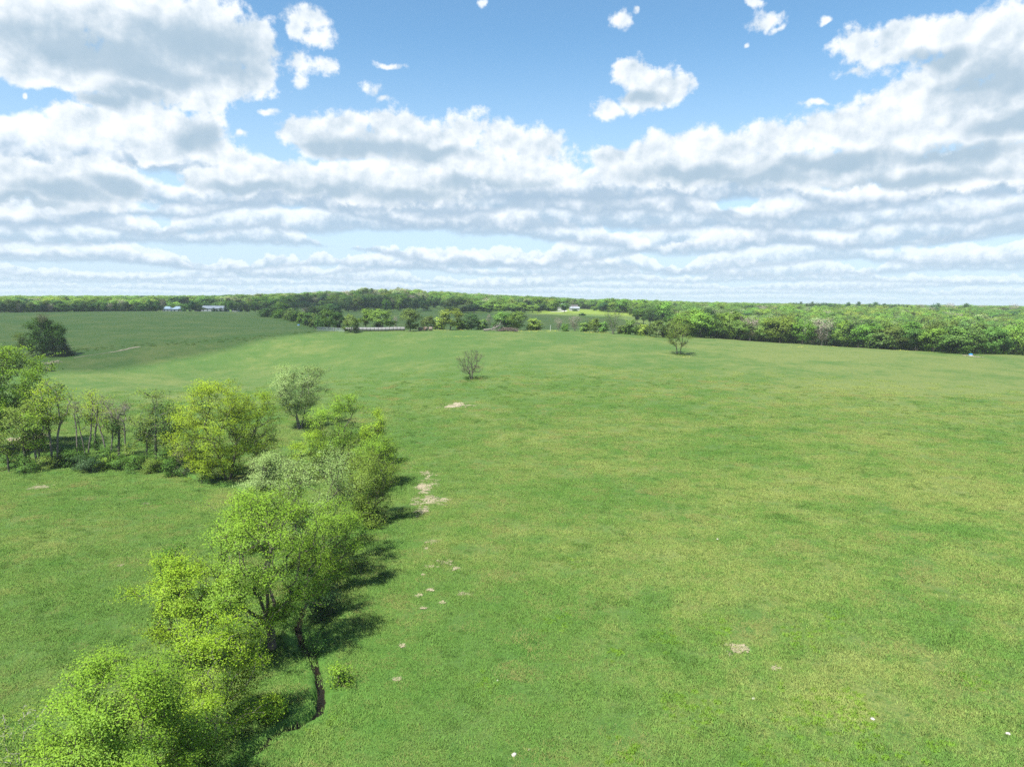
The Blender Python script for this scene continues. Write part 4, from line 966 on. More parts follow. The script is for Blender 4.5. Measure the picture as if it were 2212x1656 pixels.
# ------------------------------------------------------------------ the cloud whose shadow lies over the left field
def shade_cloud():
    E = [hit(X, Y)[:2] for X, Y in ((-260,800),(-100,802),(20,803),(110,801),(200,795),(330,785),(450,765),(560,739),(640,724),(705,716))]
    E += [pt_at_d(X, d, 0)[:2] for X, d in ((760,325),(900,335),(1100,330),(1300,340),(1400,380),(1420,560),(1300,600),(1180,605),(1040,640),(930,800),(820,860),(700,830),(520,715),(300,705),(0,695),(-260,700))]
    E = np.array(E); alt = 1000.0; off = SUN[:2] / SUN[2] * alt
    def inside(p):
        c = False; n = len(E); j = n - 1
        for i in range(n):
            if (E[i, 1] > p[1]) != (E[j, 1] > p[1]) and p[0] < (E[j, 0] - E[i, 0]) * (p[1] - E[i, 1]) / (E[j, 1] - E[i, 1]) + E[i, 0]: c = not c
            j = i
        return c
    g = np.random.default_rng(3); bm = bmesh.new(); bmesh.ops.create_icosphere(bm, subdivisions=2, radius=1)
    SV = np.array([v.co for v in bm.verts]); SF = np.array([[v.index for v in f.verts] for f in bm.faces]); bm.free()
    V, F, n = [], [], 0; L = np.vstack([E, E[:1]]); st = 24
    for x in np.arange(E[:, 0].min(), E[:, 0].max(), st):
        for y in np.arange(E[:, 1].min(), E[:, 1].max(), st):
            p = np.array([x, y]) + g.uniform(-9, 9, 2)
            if not inside(p): continue
            e = float(line_dist(np.array([p[0]]), np.array([p[1]]), L)[0])
            r = min(max(e * 1.05, 6), g.uniform(24, 48)); 
            if e > 60 and g.uniform() < .45: continue
            bump = 1 + .16 * np.sin(SV @ g.normal(0, 3, 3) + g.uniform(0, 6)) + .10 * np.sin(SV @ g.normal(0, 6, 3))
            q = SV * bump[:, None] * r * np.array([1, 1, .8]); q[:, 2] = np.where(q[:, 2] < 0, q[:, 2] * .35, q[:, 2])
            V.append(q + np.array([p[0] + off[0], p[1] + off[1], alt + g.uniform(0, 20)])); F.append(SF + n); n += len(SV)
    m, b = material('cloud'); d = b.n('ShaderNodeBsdfDiffuse'); d.inputs[0].default_value = (.92, .92, .93, 1); t = b.n('ShaderNodeBsdfTranslucent'); t.inputs[0].default_value = (.9, .9, .92, 1)
    mx = b.n('ShaderNodeMixShader'); mx.inputs[0].default_value = .45; b.put(mx.inputs[1], d.outputs[0]); b.put(mx.inputs[2], t.outputs[0]); b.put(b.out.inputs[0], mx.outputs[0])
    tp = mx; tr = b.n('ShaderNodeBsdfTransparent'); m2 = b.n('ShaderNodeMixShader'); m2.inputs[0].default_value = .66      # thin: some sun comes through
    b.put(m2.inputs[1], mx.outputs[0]); b.put(m2.inputs[2], tr.outputs[0]); b.put(b.out.inputs[0], m2.outputs[0])
    o = link('cloud', mesh_np('cloud', np.concatenate(V), np.concatenate(F), m, None, True)); md = o.modifiers.new('one_skin', 'REMESH'); md.mode = 'VOXEL'; md.voxel_size = 6.0
    me = bpy.data.meshes.new_from_object(o.evaluated_get(bpy.context.evaluated_depsgraph_get())); o.modifiers.clear(); o.data = me; me.name = 'cloud'
    if not me.materials: me.materials.append(m)
    tag(o, kind='structure')
shade_cloud()

# ------------------------------------------------------------------ dead straw lying in the turf
STRAW = simple('dead_straw', (0.30, 0.255, 0.165), 0.9, 0.35, 6.0)
PATCHES = [  # X, Y, width px, height px, label
 (924,1048,46,44,'large pale straw patch at the top of the straw trail right of the creek trees'),
 (930,1082,92,22,'wide ragged straw patch, second in the straw trail below the largest one'),
 (912,1104,34,24,'straw patch at the lower left of the widest straw patch'),
 (918,1022,26,10,'thin pale straw patch just above the largest one'),
 (936,1170,34,12,'small two-lobed straw patch halfway down the straw trail'),
 (922,1184,14,6,'tiny straw patch just left of the two-lobed one'),
 (962,1214,50,12,'greyish straw patch with ragged top, below the two-lobed one'),
 (985,1228,24,7,'small straw streak touching the right end of the greyish straw patch'),
 (930,1224,32,7,'thin straw streak left of the greyish straw patch'),
 (913,1241,16,5,'very small straw fleck below the thin left streak'),
 (930,1274,24,9,'small straw patch level with the tip of the big tree shadow'),
 (905,1286,18,10,'faint straw patch nearest to the big tree shadow'),
 (1004,1283,34,10,'pair of straw flecks, rightmost in the lower straw trail'),
 (956,1301,24,10,'straw patch in the lower trail, left of the paired flecks'),
 (917,1314,20,8,'faint low straw patch at the bottom end of the straw trail'),
 (868,1395,24,14,'faint pale straw spot on the open grass right of the creek'),
 (860,1466,26,14,'faint straw spot right of the creek, below the other one'),
 (985,876,72,10,'long straw patch below the lone leafless tree'),
 (1592,1400,62,26,'ragged straw patch standing alone on the right side of the pasture'),
 (1676,1443,32,14,'smaller straw patch just right of the ragged lone one'),
 (84,1053,46,12,'pale straw patch at the left edge below the cross row'),
 (261,1221,16,9,'small pale straw spot in the left meadow beside the creek trees'),
 (316,1088,20,6,'faint straw fleck in the left meadow below the vine-hung tree'),
 (112,783,28,4,'short bare streak in the shade below the left pasture clump'),
 (60,948,66,16,'bare brown dirt seen between the trunks of the cross row'),
 (2100,769,32,4,'bare trampled ring of soil round the blue mineral feeder'),
]
STRAW_XY = []
def straw(i, X, Y, wpx, hpx, label, path=None):
    g = np.random.default_rng(300 + i); p = hit(X, Y); d = float((p - CAM) @ FWD); d2 = math.hypot(p[0], p[1])
    rx = wpx / FPX * d / 2; ry = hpx / FPX * d / 2 / max((CAM_Z - p[2]) / d2, .04); ry = min(ry, rx * 2.6 + 1)
    st = max(.14, rx / 42); nx, ny = int(2.6 * rx / st), int(2.6 * ry / st)
    gx, gy = np.meshgrid((np.arange(nx + 1) - nx / 2) * st, (np.arange(ny + 1) - ny / 2) * st, indexing='ij')
    f = 1 - np.hypot(gx / rx, gy / ry)
    for k in range(5):
        s = 2.2 * 1.9 ** k / max(rx, ry * .6); a = g.uniform(0, 6.28, 4); an = g.uniform(0, 3.14)
        f = f + (.42 / 1.28 ** k) * np.sin((gx * math.cos(an) + gy * math.sin(an)) * s * 2 + a[0] + 1.4 * np.sin(gy * s + a[1])) * np.sin((gy * math.cos(an) - gx * math.sin(an)) * s * 2 + a[2] + 1.2 * np.sin(gx * s + a[3]))
    f = f + g.normal(0, .16, f.shape)
    jx = gx + g.uniform(-.35, .35, gx.shape) * st + p[0]; jy = gy + g.uniform(-.35, .35, gx.shape) * st + p[1]
    z = ground_z(jx, jy) + .035 + g.uniform(0, .03, gx.shape)
    c = (f[:-1, :-1] + f[1:, :-1] + f[:-1, 1:] + f[1:, 1:]) / 4 > .36
    I = np.arange((nx + 1) * (ny + 1)).reshape(nx + 1, ny + 1)
    F = np.stack([I[:-1, :-1][c], I[1:, :-1][c], I[1:, 1:][c], I[:-1, 1:][c]], 1)
    if len(F) < 3: return
    V = np.stack([jx, jy, z], -1).reshape(-1, 3)
    cen = V[F].mean(1); STRAW_XY.append(cen[:, :2]); k = g.integers(0, len(cen), min(900, len(cen) * 3)); n = len(k)   # loose stalks standing out of the mat
    q = cen[k] + g.normal(0, st * .8, (n, 3)) * [1, 1, 0]; a = g.uniform(0, 6.28, n); l = g.uniform(.1, .3, n)
    dv = np.stack([np.cos(a) * l, np.sin(a) * l, g.uniform(.01, .12, n)], 1); w = np.stack([-np.sin(a), np.cos(a), np.zeros(n)], 1) * .012
    B = np.stack([q - w, q + w, q + dv], 1).reshape(-1, 3)
    used = np.unique(F); mp = np.zeros(len(V), int); mp[used] = np.arange(len(used))
    me = mesh_np('straw_patch', np.concatenate([V[used], B]) - p, [mp[F], np.arange(3 * n).reshape(-1, 3) + len(used)], STRAW)
    o = link('straw_patch', me, None, p); tag(o, label, 'straw patch', 'bare straw patches in the pasture')
for i, a in enumerate(PATCHES): straw(i, *a)
def dirt_track():
    L = smooth_line(np.array([hit(X, Y)[:2] for X, Y in ((160,773),(190,768),(225,763),(262,757),(285,751),(303,749))]), 2); g = np.random.default_rng(8); V, F = [], []
    for k, q in enumerate(L):
        t = L[min(k + 1, len(L) - 1)] - L[max(k - 1, 0)]; t /= np.linalg.norm(t); n = np.array([-t[1], t[0]]); w = g.uniform(.15, .95) * (1.2 if k > len(L) * .45 else .35)
        for s in (-w, w): xy = q + n * s; V.append((*xy, float(base_z(*xy)) + .05))
    me = mesh_np('cattle_track', np.array(V), np.array([(2 * k + 1, 2 * k, 2 * k + 2, 2 * k + 3) for k in range(len(L) - 1)]), STRAW)
    tag(link('cattle_track', me), kind='structure')
dirt_track()

# ------------------------------------------------------------------ grass standing on the near pasture
def grass():
    g = np.random.default_rng(21)
    def patch(n, R_, h0, h1, w, lean, mat, rosette=False):
        r = R_ * np.sqrt(g.uniform(0, 1, n)); a = g.uniform(0, 6.28, n); c = np.stack([r * np.cos(a), r * np.sin(a), np.zeros(n) - .02], 1)
        h = g.uniform(h0, h1, n); b = g.uniform(0, 6.28, n); ln = np.stack([np.cos(b), np.sin(b), np.zeros(n)], 1) * (h * g.uniform(.2, lean, n))[:, None]
        s = np.stack([-np.sin(b), np.cos(b), np.zeros(n)], 1) * w * g.uniform(.6, 1.3, n)[:, None]
        up = np.stack([np.zeros(n), np.zeros(n), h], 1)
        V = np.stack([c - s, c + s, c + s * .6 + up * .6 + ln * .4, c + up + ln, c - s * .6 + up * .6 + ln * .4], 1).reshape(-1, 3)
        return bpy.data.objects.new('grass_patch', mesh_np('grass_patch', V, np.arange(5 * n).reshape(-1, 5), mat))
    M1 = blade_material('grass_blade', 2.1); M2 = blade_material('tall_grass_blade', 1.9, (0.085, 0.19, 0.038), .4); M3 = blade_material('weed_leaf', 1.6, (0.15, 0.29, 0.025), .7)
    M4 = blade_material('dry_blade', 1.8, (0.30, 0.31, 0.11), .75)
    pr = [patch(460, 1.5, .06, .17, .015, 1.3, M1), patch(460, 1.5, .05, .14, .015, 1.5, M1), patch(130, .75, .12, .28, .016, 1.1, M2), patch(80, .36, .09, .24, .05, 1.2, M3), patch(260, 1.3, .10, .22, .012, 1.3, M4)]
    for i, o in enumerate(pr): o.name = 'grass_patch_%d' % i
    pts, idx, sc = [], [], []
    # even cover
    n = 36000; a = g.uniform(-.98, .98, n); r = np.sqrt(g.uniform(32 ** 2, 215 ** 2, n)); x, y = r * np.sin(a), r * np.cos(a)
    d = creek_dist(x, y); k = (d > 1.5) & (g.uniform(0, 1, n) > np.clip((r - 90) / 125, 0, 1)); pts.append(np.stack([x, y], 1)[k]); idx.append(g.choice([0, 1], k.sum())); sc.append(g.uniform(.8, 1.25, k.sum()))
    # lusher tufts and dry ones gather in drifts
    n = 12600; a = g.uniform(-.98, .98, n); r = np.sqrt(g.uniform(32 ** 2, 190 ** 2, n)); x, y = r * np.sin(a), r * np.cos(a)
    f = np.sin(x * .31 + 1.9 * np.sin(y * .23)) * np.sin(y * .27 + 1.6 * np.sin(x * .19)) + .6 * np.sin(x * 1.1 + np.sin(y * .9)) * np.sin(y * .8) + g.normal(0, .25, n)
    d = creek_dist(x, y); k = (f > .62) & (d > 1.0); pts.append(np.stack([x, y], 1)[k]); idx.append(np.full(k.sum(), 2)); sc.append(g.uniform(.4, 1.1, k.sum()))
    k = (f < -.6) & (d > 2.0); pts.append(np.stack([x, y], 1)[k]); idx.append(np.full(k.sum(), 4)); sc.append(g.uniform(.5, 1.1, k.sum()))
    # single tufts everywhere
    n = 12600; a = g.uniform(-.98, .98, n); r = np.sqrt(g.uniform(32 ** 2, 150 ** 2, n)); x, y = r * np.sin(a), r * np.cos(a); k = creek_dist(x, y) > 1
    pts.append(np.stack([x, y], 1)[k]); idx.append(g.choice([2, 4], k.sum(), p=[.65, .35])); sc.append(g.uniform(.2, .6, k.sum()))
    # long grass hanging over the creek
    L = smooth_line(CREEK, 1); q = L[g.integers(0, len(L), 420)] + g.normal(0, .25, (420, 2)); ang = g.uniform(0, 6.28, 420); q = q + np.stack([np.cos(ang), np.sin(ang)], 1) * g.uniform(.9, 2.4, 420)[:, None]
    k = creek_dist(q[:, 0], q[:, 1]) > .95; pts.append(q[k]); idx.append(np.full(k.sum(), 2)); sc.append(g.uniform(.25, .55, k.sum()))
    # broad-leaved weeds in clusters
    for X, Y, w, m in ((1808,1339,46,14),(1732,1373,60,16),(1765,1550,110,46),(1828,1540,60,18),(2028,1613,26,7),(1511,1540,70,22),(1855,1513,50,12),(2098,1476,34,8),(1197,1339,60,14),(1434,1379,46,14),(1327,1412,22,6),(1460,1516,36,12),(1350,1629,34,10),(1044,1486,34,8),(1540,1350,70,16),(1240,1215,40,8),(700,1560,40,10),(905,1012,34,12),(1640,1640,60,14),(1930,1640,70,14)):
        c = hit(X, Y); rr = w / FPX * 55; m = int(m * 1.7); t = g.normal(0, .42, (m, 2)) * [rr, rr * 1.3]; pts.append(c[:2] + t); idx.append(np.full(m, 3)); sc.append(g.uniform(.3, .75, m))
    # weeds along the old terrace on the shaded field
    T = smooth_line(np.array([hit(X, Y)[:2] for X, Y in ((120,756),(215,752),(340,745),(470,736),(590,727),(688,717))]), 2)
    q = T[g.integers(0, len(T) - 1, 170)]; q = q + g.normal(0, 2.4, (170, 2)); pts.append(q); idx.append(np.full(170, 2)); sc.append(g.uniform(.4, 1.0, 170))
    # dark growth under the lone trees
    for X, Y in ((1018, 820), (1466, 766)):
        c = hit(X, Y); pts.append(c[:2] + g.normal(0, 1.6, (40, 2))); idx.append(np.full(40, 2)); sc.append(g.uniform(.6, 1.1, 40))
    pts = np.concatenate(pts); idx = np.concatenate(idx); sc = np.concatenate(sc)
    SX = np.concatenate(STRAW_XY); SX = SX[np.hypot(SX[:, 0], SX[:, 1]) < 170]; cell = {}
    for u, v in SX: cell.setdefault((int(u // 1), int(v // 1)), 0); cell[(int(u // 1), int(v // 1))] += 1
    k = np.array([cell.get((int(u // 1), int(v // 1))  , 0) < 26 for u, v in pts]); pts, idx, sc = pts[k], idx[k], sc[k]
    z = ground_z(pts[:, 0], pts[:, 1]); n = len(pts)
    scatter('grass', np.column_stack([pts, z]), g.uniform(0, 6.28, n), np.stack([sc, sc, sc], 1), idx, pr)
grass()

def crest_flowers():
    g = np.random.default_rng(4); V, F = [], []; n = 0
    for X0, X1, Y, m in ((1105,1200,716,260),(1225,1310,719,150),(1380,1440,728,70),(930,1010,713.5,120),(1700,1840,750,130),(1920,2010,758,90),(1440,1490,772,26),(960,1010,728,60)):
        c0 = g.uniform(X0, X1, 9)
        for i in range(m):
            p = hit(float(g.choice(c0) + g.normal(0, 5)), Y + float(g.normal(0, 1.1)))
            if p is None or math.hypot(p[0], p[1]) > 330: continue
            s = g.uniform(.05, .12); a = g.uniform(0, 3); u = np.array([math.cos(a), math.sin(a), .3]) * s; w = np.array([-math.sin(a), math.cos(a), .3]) * s
            c = p + [0, 0, .25]; V += [c - u, c - w, c + u, c + w]; F.append((n, n + 1, n + 2, n + 3)); n += 4
    tag(link('wildflowers', mesh_np('wildflowers', np.array(V), np.array(F), simple('yellow_petal', (.42, .40, .05), .7, .1))), kind='stuff')
crest_flowers()

# ------------------------------------------------------------------ stones
STONE = simple('pale_stone', (.40, .375, .33), .9, .2, 4)
def stone(X, Y, s, label, seed):
    p = hit(X, Y); g = np.random.default_rng(seed); bm = bmesh.new(); bmesh.ops.create_icosphere(bm, subdivisions=2, radius=1)
    ax = g.normal(0, 2, (3, 3))
    for v in bm.verts:
        f = 1 + .15 * math.sin(float(np.dot(ax[0], v.co)) + seed) + .12 * math.sin(float(np.dot(ax[1], v.co)) * 1.7)
        v.co = Vector((v.co.x * f * s, v.co.y * f * s * .75, v.co.z * f * s * .5 + s * .3))
    me = bpy.data.meshes.new('stone'); bm.to_mesh(me); bm.free(); me.materials.append(STONE)
    o = link('stone', me, None, p); o.rotation_euler.z = g.uniform(0, 6); tag(o, label, 'stone', 'pale stones lying in the pasture')
for i, a in enumerate([(1110,1631,.17,'white stone at the bottom of the picture, nearest to the creek side'),(1143,1619,.09,'very small white stone beside the white stone at the bottom'),(1885,1553,.13,'whitish stone beyond the big weed cluster on the right'),
   (2177,1585,.16,'pale flat stone near the right edge of the pasture'),(1628,1509,.12,'slim pale stone left of the big weed cluster'),(1075,1470,.1,'small pale stone right of the creek bend'),(1550,1165,.15,'tiny pale stone in the middle of the open pasture')]): stone(*a, 40 + i)

# ------------------------------------------------------------------ hay bales
WRAP = simple('net_wrap', (.20, .20, .198), .7, .22, 1.5, bump=.3); HAY = simple('hay', (.16, .115, .075), .95, .35, 7, bump=.5); OLDHAY = simple('weathered_hay', (.20, .165, .13), .95, .35, 5, bump=.5)
def bale(loc, rz, label, group, side, r=.80, L=1.45):
    t = thing('hay_bale', label, 'hay bale', loc, rz, group); g = np.random.default_rng(int(abs(loc[0]) * 10)); k = 22; V = []; 
    prof = [(-.5, .93), (-.46, 1.0), (-.2, 1.015), (0, 1.0), (.2, 1.015), (.46, 1.0), (.5, .93)]
    for x, f in prof:
        for j in range(k):
            a = 2 * math.pi * j / k; rr = r * f * (1 + g.normal(0, .012)); V.append((x * L, math.cos(a) * rr, max(math.sin(a) * rr, -r * .94) + r * .92))
    F = np.array([(i * k + j, i * k + (j + 1) % k, (i + 1) * k + (j + 1) % k, (i + 1) * k + j) for i in range(len(prof) - 1) for j in range(k)])
    link('wrapped_side', mesh_np('wrapped_side', np.array(V), F[:, ::-1], side, None, True), t)
    for s, i in ((-1, 0), (1, len(prof) - 1)):
        R0 = np.array(V[i * k:(i + 1) * k]); c = np.array([[s * L * .485, 0, r * .92]]); rings = [R0]
        for q in (.75, .5, .25): rings.append(c + (R0 - c) * q + np.array([s * .02 * (1 if q != .5 else 2.2), 0, 0]))
        A = np.vstack(rings + [c]); Q = np.array([(m * k + j, m * k + (j + 1) % k, (m + 1) * k + (j + 1) % k, (m + 1) * k + j) for m in range(3) for j in range(k)]); T = np.array([(3 * k + j, 3 * k + (j + 1) % k, 4 * k) for j in range(k)])
        if s < 0: Q, T = Q[:, ::-1], T[:, ::-1]
        link('hay_end', mesh_np('hay_end', A, [Q, T], HAY), t)
    return t
def gz(p): return float(ground_z(np.array([p[0]]), np.array([p[1]]))[0])
a, b_ = pt_at_d(747, 294, 0), pt_at_d(883, 296, 0); rowdir = (b_ - a) / np.linalg.norm(b_ - a); nb = int(np.linalg.norm(b_ - a) / 1.52)
ORD = ['first', 'second', 'third', 'fourth', 'fifth', 'sixth', 'seventh', 'eighth', 'ninth', 'tenth', 'eleventh', 'twelfth', 'thirteenth', 'fourteenth', 'fifteenth', 'sixteenth', 'seventeenth', 'eighteenth', 'nineteenth', 'twentieth']
for i in range(nb):
    p = a + rowdir * 1.52 * i; p[2] = gz(p) - .02; half = i < nb / 2
    j = i if half else nb - 1 - i
    bale(p, math.atan2(rowdir[1], rowdir[0]) + random.uniform(-.03, .03), 'white net-wrapped round bale in the long row, %s from its %s end' % (ORD[j], 'corral panel' if half else 'brown bale'), 'white wrapped bales in a row', WRAP)
for i, (X, d) in enumerate(((908, 293), (919, 294), (930, 292.5))):
    p = pt_at_d(X, d, 0); p[2] = gz(p) - .02
    bale(p, (1.25, 1.0, .2)[i], ['brown round bale with pale rim, nearest to the white bale row', 'brown round bale in the middle of the three brown ones', 'brown round bale lying side-on, farthest from the white bale row'][i], 'brown bales beside the white row', OLDHAY)
p = hit(106, 801.5); bale(p - [0, 0, .1], .5, 'single weathered grey-brown bale left in the grass at the shade edge', None, OLDHAY, r=.72, L=1.35)

# ------------------------------------------------------------------ corral panels, posts, poles
GALV = simple('galvanised_pipe', (.42, .46, .50), .5, .15, 2, metal=.3); WOOD = simple('fence_wood', (.16, .13, .10), .9, .3, 4); PALEPOST = simple('pale_post', (.6, .6, .56), .8, .1)
a, b_ = pt_at_d(684, 300, 0), pt_at_d(745, 290, 0); rows = 5
for i in range(rows):
    p0, p1 = a + (b_ - a) * i / rows, a + (b_ - a) * (i + .97) / rows; c = (p0 + p1) / 2; c[2] = (gz(p0) + gz(p1)) / 2; L = np.linalg.norm((p1 - p0)[:2])
    t = thing('livestock_panel', ['wire corral panel at the far left end of the corral', 'second corral panel from the left end', 'middle corral panel in front of the green bushes', 'corral panel next to the last one before the bales', 'corral panel touching the white bale row'][i], 'corral panel', c, math.atan2(p1[1] - p0[1], p1[0] - p0[0]), 'corral panels left of the bale row')
    for k in range(6): Boxes().tube([(-L / 2, 0, .2 + k * .26), (L / 2, 0, .2 + k * .26)], .028, 5).build('rail', GALV, t)
    for x in (-.5, -.25, 0, .25, .5): Boxes().tube([(x * L, .01, 0), (x * L, .01, 1.6)], .034, 5).build('upright', GALV, t)
for X, d, h, m, lab in ((680, 301, 1.9, WOOD, 'dark wooden post at the left end of the corral'), (721, 294, 2.1, WOOD, 'tall dark post rising behind the corral panels'), (893, 300, 2.0, WOOD, 'dark post between the white bale row and the brown bales'), (899.5, 303, 2.6, WOOD, 'taller dark post just left of the brown bales'), (1189, 303, 2.6, PALEPOST, 'pale slim post in the gap right of the brush pile')):
    p = pt_at_d(X, d, 0); p[2] = gz(p); t = thing('fence_post', lab, 'fence post', p, 0, 'fence posts along the crest')
    Boxes().tube([(0, 0, -.2), (0.01, 0, h * .5), (.03, 0, h)], [.085, .08, .07], 8).build('shaft', m, t); Boxes().box((.03, 0, h + .01), (.17, .17, .03)).build('top_cap', m, t)
p = pt_at_d(1237, 705, 0); p[2] = gz(p); t = thing('utility_pole', 'brown utility pole beside the far white house', 'utility pole', p, .3)
Boxes().tube([(0, 0, -.2), (0, 0, 9.5)], [.17, .11], 8).build('pole', WOOD, t); Boxes().box((0, 0, 8.9), (2.2, .12, .14)).build('crossarm', WOOD, t)
for x in (-.95, 0.3, .95): Boxes().tube([(x, 0, 8.97), (x, 0, 9.2)], .05, 6).build('insulator', PALEPOST, t)

# ------------------------------------------------------------------ mineral feeders
BLUE = simple('blue_rubber', (.015, .22, .58), .45, .1); TUB = simple('white_plastic', (.7, .7, .68), .5, .08)
def feeder(p, label):
    t = thing('mineral_feeder', label, 'mineral feeder', p, .4, 'blue mineral feeders')
    Boxes().tube([(0, 0, 0), (0, 0, .1), (0, 0, .42), (0, 0, .46)], [.62, .66, .58, .60], 18).build('tub', TUB, t, True)
    V = Boxes(); V.tube([(0, 0, .44), (0, 0, .50), (0, 0, .62), (0, 0, .72), (0, 0, .76)], [.72, .70, .52, .26, .05], 18); V.build('cover', BLUE, t, True)
    Boxes().tube([(0, 0, .74), (0, 0, .84)], [.08, .06], 10).build('knob', BLUE, t)
feeder(hit(2097, 768.5), 'blue-covered mineral feeder on bare soil by the wide spreading tree')
feeder(hit(645, 703.5), 'small blue-covered mineral feeder at the end of the shaded left field')

# ------------------------------------------------------------------ dead wood on the crest
def sticks(name, label, cat, p, n, L, H, mat, seed, lying=None):
    g = np.random.default_rng(seed); t = thing(name, label, cat, p)
    B = Boxes()
    for i in range(n):
        c = np.array([g.uniform(-L / 2, L / 2), g.uniform(-1, 1), 0]); e = 1 - (2 * abs(c[0]) / L) ** 2; a = g.uniform(0, 6.28); l = g.uniform(.8, 2.4)
        s = np.array([math.cos(a) * l, math.sin(a) * l, g.uniform(-.1, .9)]); z = g.uniform(0, 1) * H * e * .7; B.tube([c + [0, 0, z], c + s * .5 + [0, 0, z + .05], c + s + [0, 0, z]], [.05, .035, .012], 4)
    o = B.build('brushwood', mat, t); o['kind'] = 'stuff'
    if lying:
        Boxes().tube([(x, y, z) for x, y, z, r in lying], [r for *_, r in lying], 8).build('log', mat, t, True)
        for k in range(9):
            x, y, z, r = lying[min(2 + k // 3, len(lying) - 1)]; d = g.normal(0, 1, 3); d[2] = abs(d[2]) + .5; d[0] = abs(d[0]) + .5; d /= np.linalg.norm(d)
            q = np.array([x, y, z]); Boxes().tube([q, q + d * 1.3 + [0, 0, .1], q + d * 2.6 + g.normal(0, .25, 3)], [.12, .07, .02], 5).build('dead_limb', mat, t)
    return t
GREYWOOD = simple('weathered_wood', (.21, .185, .165), .9, .3, 4); PINKWOOD = simple('reddish_brush', (.15, .115, .10), .9, .3, 4)
p = pt_at_d(1062, 291, 0); p[2] = gz(p); sticks('fallen_tree', 'fallen dead grey tree with limbs sticking up behind the crest', 'fallen tree', p, 60, 5.5, 1.0, GREYWOOD, 1, [(-3.2, 0, .35, .42), (-1.6, .1, .45, .36), (0, 0, .7, .28), (1.6, -.1, 1.3, .2), (3.0, 0, 2.3, .1)])
p = pt_at_d(1097, 291, 0); p[2] = gz(p); sticks('brush_pile', 'low reddish-brown brush pile right of the fallen dead tree', 'brush pile', p, 420, 7.5, 1.9, PINKWOOD, 2)

# ------------------------------------------------------------------ farm buildings far off
WHITE = simple('white_siding', (.40, .41, .42), .6, .06); METAL = simple('metal_roof', (.34, .37, .40), .45, .08, 1, metal=.15); BLUEROOF = simple('blue_grey_roof', (.36, .46, .55), .5, .1); DARKROOF = simple('dark_roof', (.10, .09, .09), .8, .2); BRICK = simple('red_brick', (.30, .12, .085), .85, .2, 3); GLASS = simple('dark_window', (.03, .04, .05), .15, .1); TRIM = simple('door_grey', (.35, .37, .38), .6, .1)
def building(name, label, cat, X, dist, w, dp, eave, ridge, wall, roof, rz=0.0, wins=3, door=True, group='farm buildings far beyond the pasture', hip=False):
    p = pt_at_d(X, dist, 0); p[2] = gz(p); t = thing(name, label, cat, p, rz, group)
    B = Boxes(); x, y = w / 2, dp / 2
    B.add([(-x, -y, -.5), (x, -y, -.5), (x, y, -.5), (-x, y, -.5), (-x, -y, eave), (x, -y, eave), (x, y, eave), (-x, y, eave)] + ([] if hip else [(-x, 0, ridge - .12), (x, 0, ridge - .12)]),
          [(0, 1, 5, 4), (2, 3, 7, 6)] + ([(1, 2, 6, 5), (3, 0, 4, 7)] if hip else [(1, 2, 6, 9, 5), (3, 0, 4, 8, 7)])); B.build('wall', wall, t)
    o_, e = .45, .14; rx = x * .45 if hip else x + o_
    Rf = Boxes()
    for s in (-1, 1):
        V = [(-x - o_, s * (y + o_), eave - .1), (x + o_, s * (y + o_), eave - .1), (rx, 0, ridge), (-rx, 0, ridge)]; V += [(q[0], q[1], q[2] + e) for q in V]
        Rf.add(V, [(0, 1, 2, 3), (7, 6, 5, 4), (0, 4, 5, 1), (1, 5, 6, 2), (3, 7, 4, 0)])
    if hip:
        for s in (-1, 1): Rf.add([(s * (x + o_), -y - o_, eave - .08), (s * (x + o_), y + o_, eave - .08), (s * rx, 0, ridge + e * .9), (s * (x + o_), -y - o_, eave + .04), (s * (x + o_), y + o_, eave + .04)], [(3, 4, 2), (0, 1, 4, 3)])
    Rf.build('roof', roof, t)
    for i in range(wins):
        cx = -x + w * (i + .6) / (wins + .4)
        f = Boxes().box((cx, -y - .03, eave * .55), (1.1, .08, 1.25)).build('window', TRIM, t); Boxes().box((cx, -y - .06, eave * .55), (.9, .06, 1.05)).build('pane', GLASS, f)
    if door: f = Boxes().box((x * .45, -y - .035, eave * .42), (w * .13 + .6, .08, eave * .84)).build('door', TRIM, t)
    return t
building('barn', 'long white metal-roofed barn behind the shaded left field', 'barn', 466, 700, 22, 10, 3.4, 5.6, WHITE, METAL, -.12, 5)
building('house', 'small white house with a pointed blue-grey roof, left of the white barn', 'house', 387, 690, 8, 8, 3.0, 5.3, WHITE, BLUEROOF, .1, 2, hip=True)
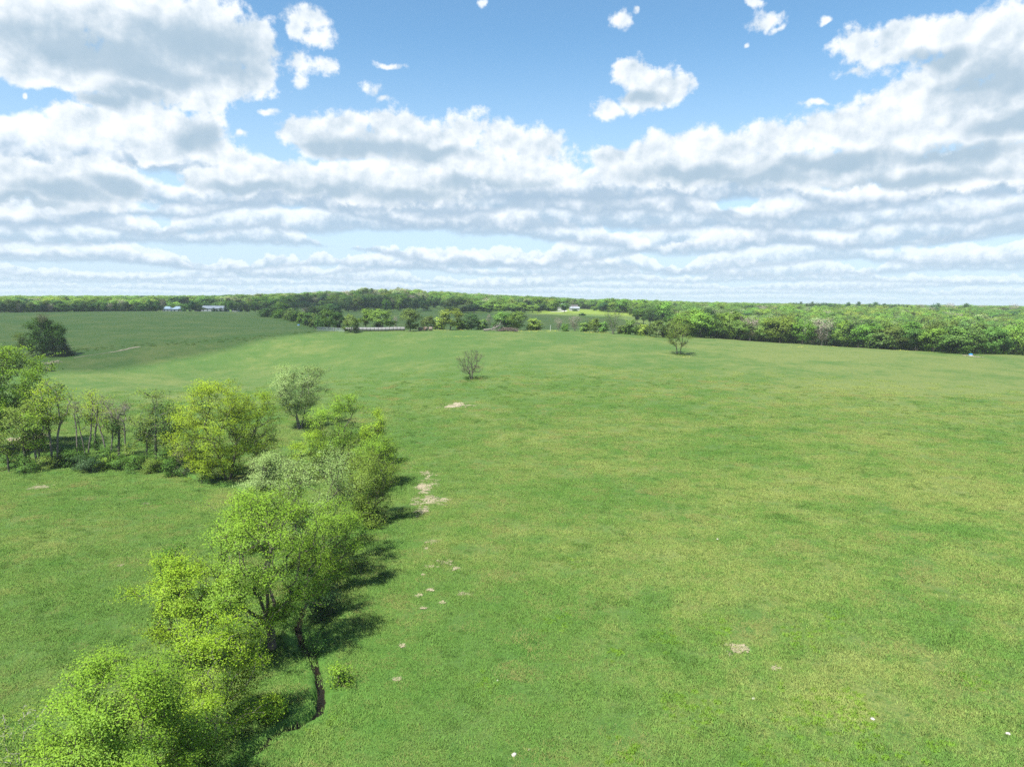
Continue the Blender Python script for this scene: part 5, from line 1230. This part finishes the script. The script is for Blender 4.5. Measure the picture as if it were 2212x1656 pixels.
building('house', 'little blue-grey roofed house farthest left among the farm buildings', 'house', 364, 700, 7, 7, 3.0, 5.0, WHITE, BLUEROOF, .1, 2, hip=True)
building('shed', 'dark-roofed open shed against the left end of the white barn', 'shed', 435, 705, 9, 6, 2.6, 3.6, DARKROOF, DARKROOF, -.1, 0, False)
building('shed', 'low white shed right of the white barn', 'shed', 512, 700, 6, 5, 2.2, 3.2, WHITE, METAL, -.2, 0)
building('house', 'far white gabled house behind the clear-trunked tree', 'house', 1213, 720, 8.5, 7, 4.0, 6.8, WHITE, METAL, 1.3, 2)
building('shed', 'far low shed with two white roofs right of the white gabled house', 'shed', 1240, 725, 9.5, 6, 2.4, 3.9, WHITE, METAL, .15, 2)
building('house', 'red brick house on the rise behind the far white buildings', 'house', 1238, 880, 10, 8, 2.8, 4.6, BRICK, DARKROOF, .1, 3)
def road():
    L = [pt_at_d(X, d, 0)[:2] for X, d in ((1221, 716), (1219, 690), (1214, 672), (1206, 664), (1190, 660))]; L = smooth_line(np.array(L), 2); V = []
    for k, q in enumerate(L):
        t = L[min(k + 1, len(L) - 1)] - L[max(k - 1, 0)]; t /= np.linalg.norm(t); n = np.array([-t[1], t[0]])
        for s in (-2.6, 2.6): xy = q + n * s; V.append((*xy, gz(xy) + .12))
    tag(link('gravel_road', mesh_np('gravel_road', np.array(V), np.array([(2 * k + 1, 2 * k, 2 * k + 2, 2 * k + 3) for k in range(len(L) - 1)]), simple('gravel', (.50, .48, .44), .95, .15, 1))), kind='structure')
road()

# ------------------------------------------------------------------ the air
def haze():
    m = bpy.data.materials.new('haze'); m.use_nodes = True; b = NB(m.node_tree); o = b.n('ShaderNodeOutputMaterial'); v = b.n('ShaderNodeVolumePrincipled')
    v.inputs['Color'].default_value = (.80, .88, 1.0, 1); v.inputs['Density'].default_value = HAZE; v.inputs['Anisotropy'].default_value = .2
    b.put(o.inputs['Volume'], v.outputs[0])
    B = Boxes().box((0, 0, 21), (11000, 11000, 90)); tag(B.build('haze', m), kind='stuff')
HAZE = 0.00014
if HAZE: haze()
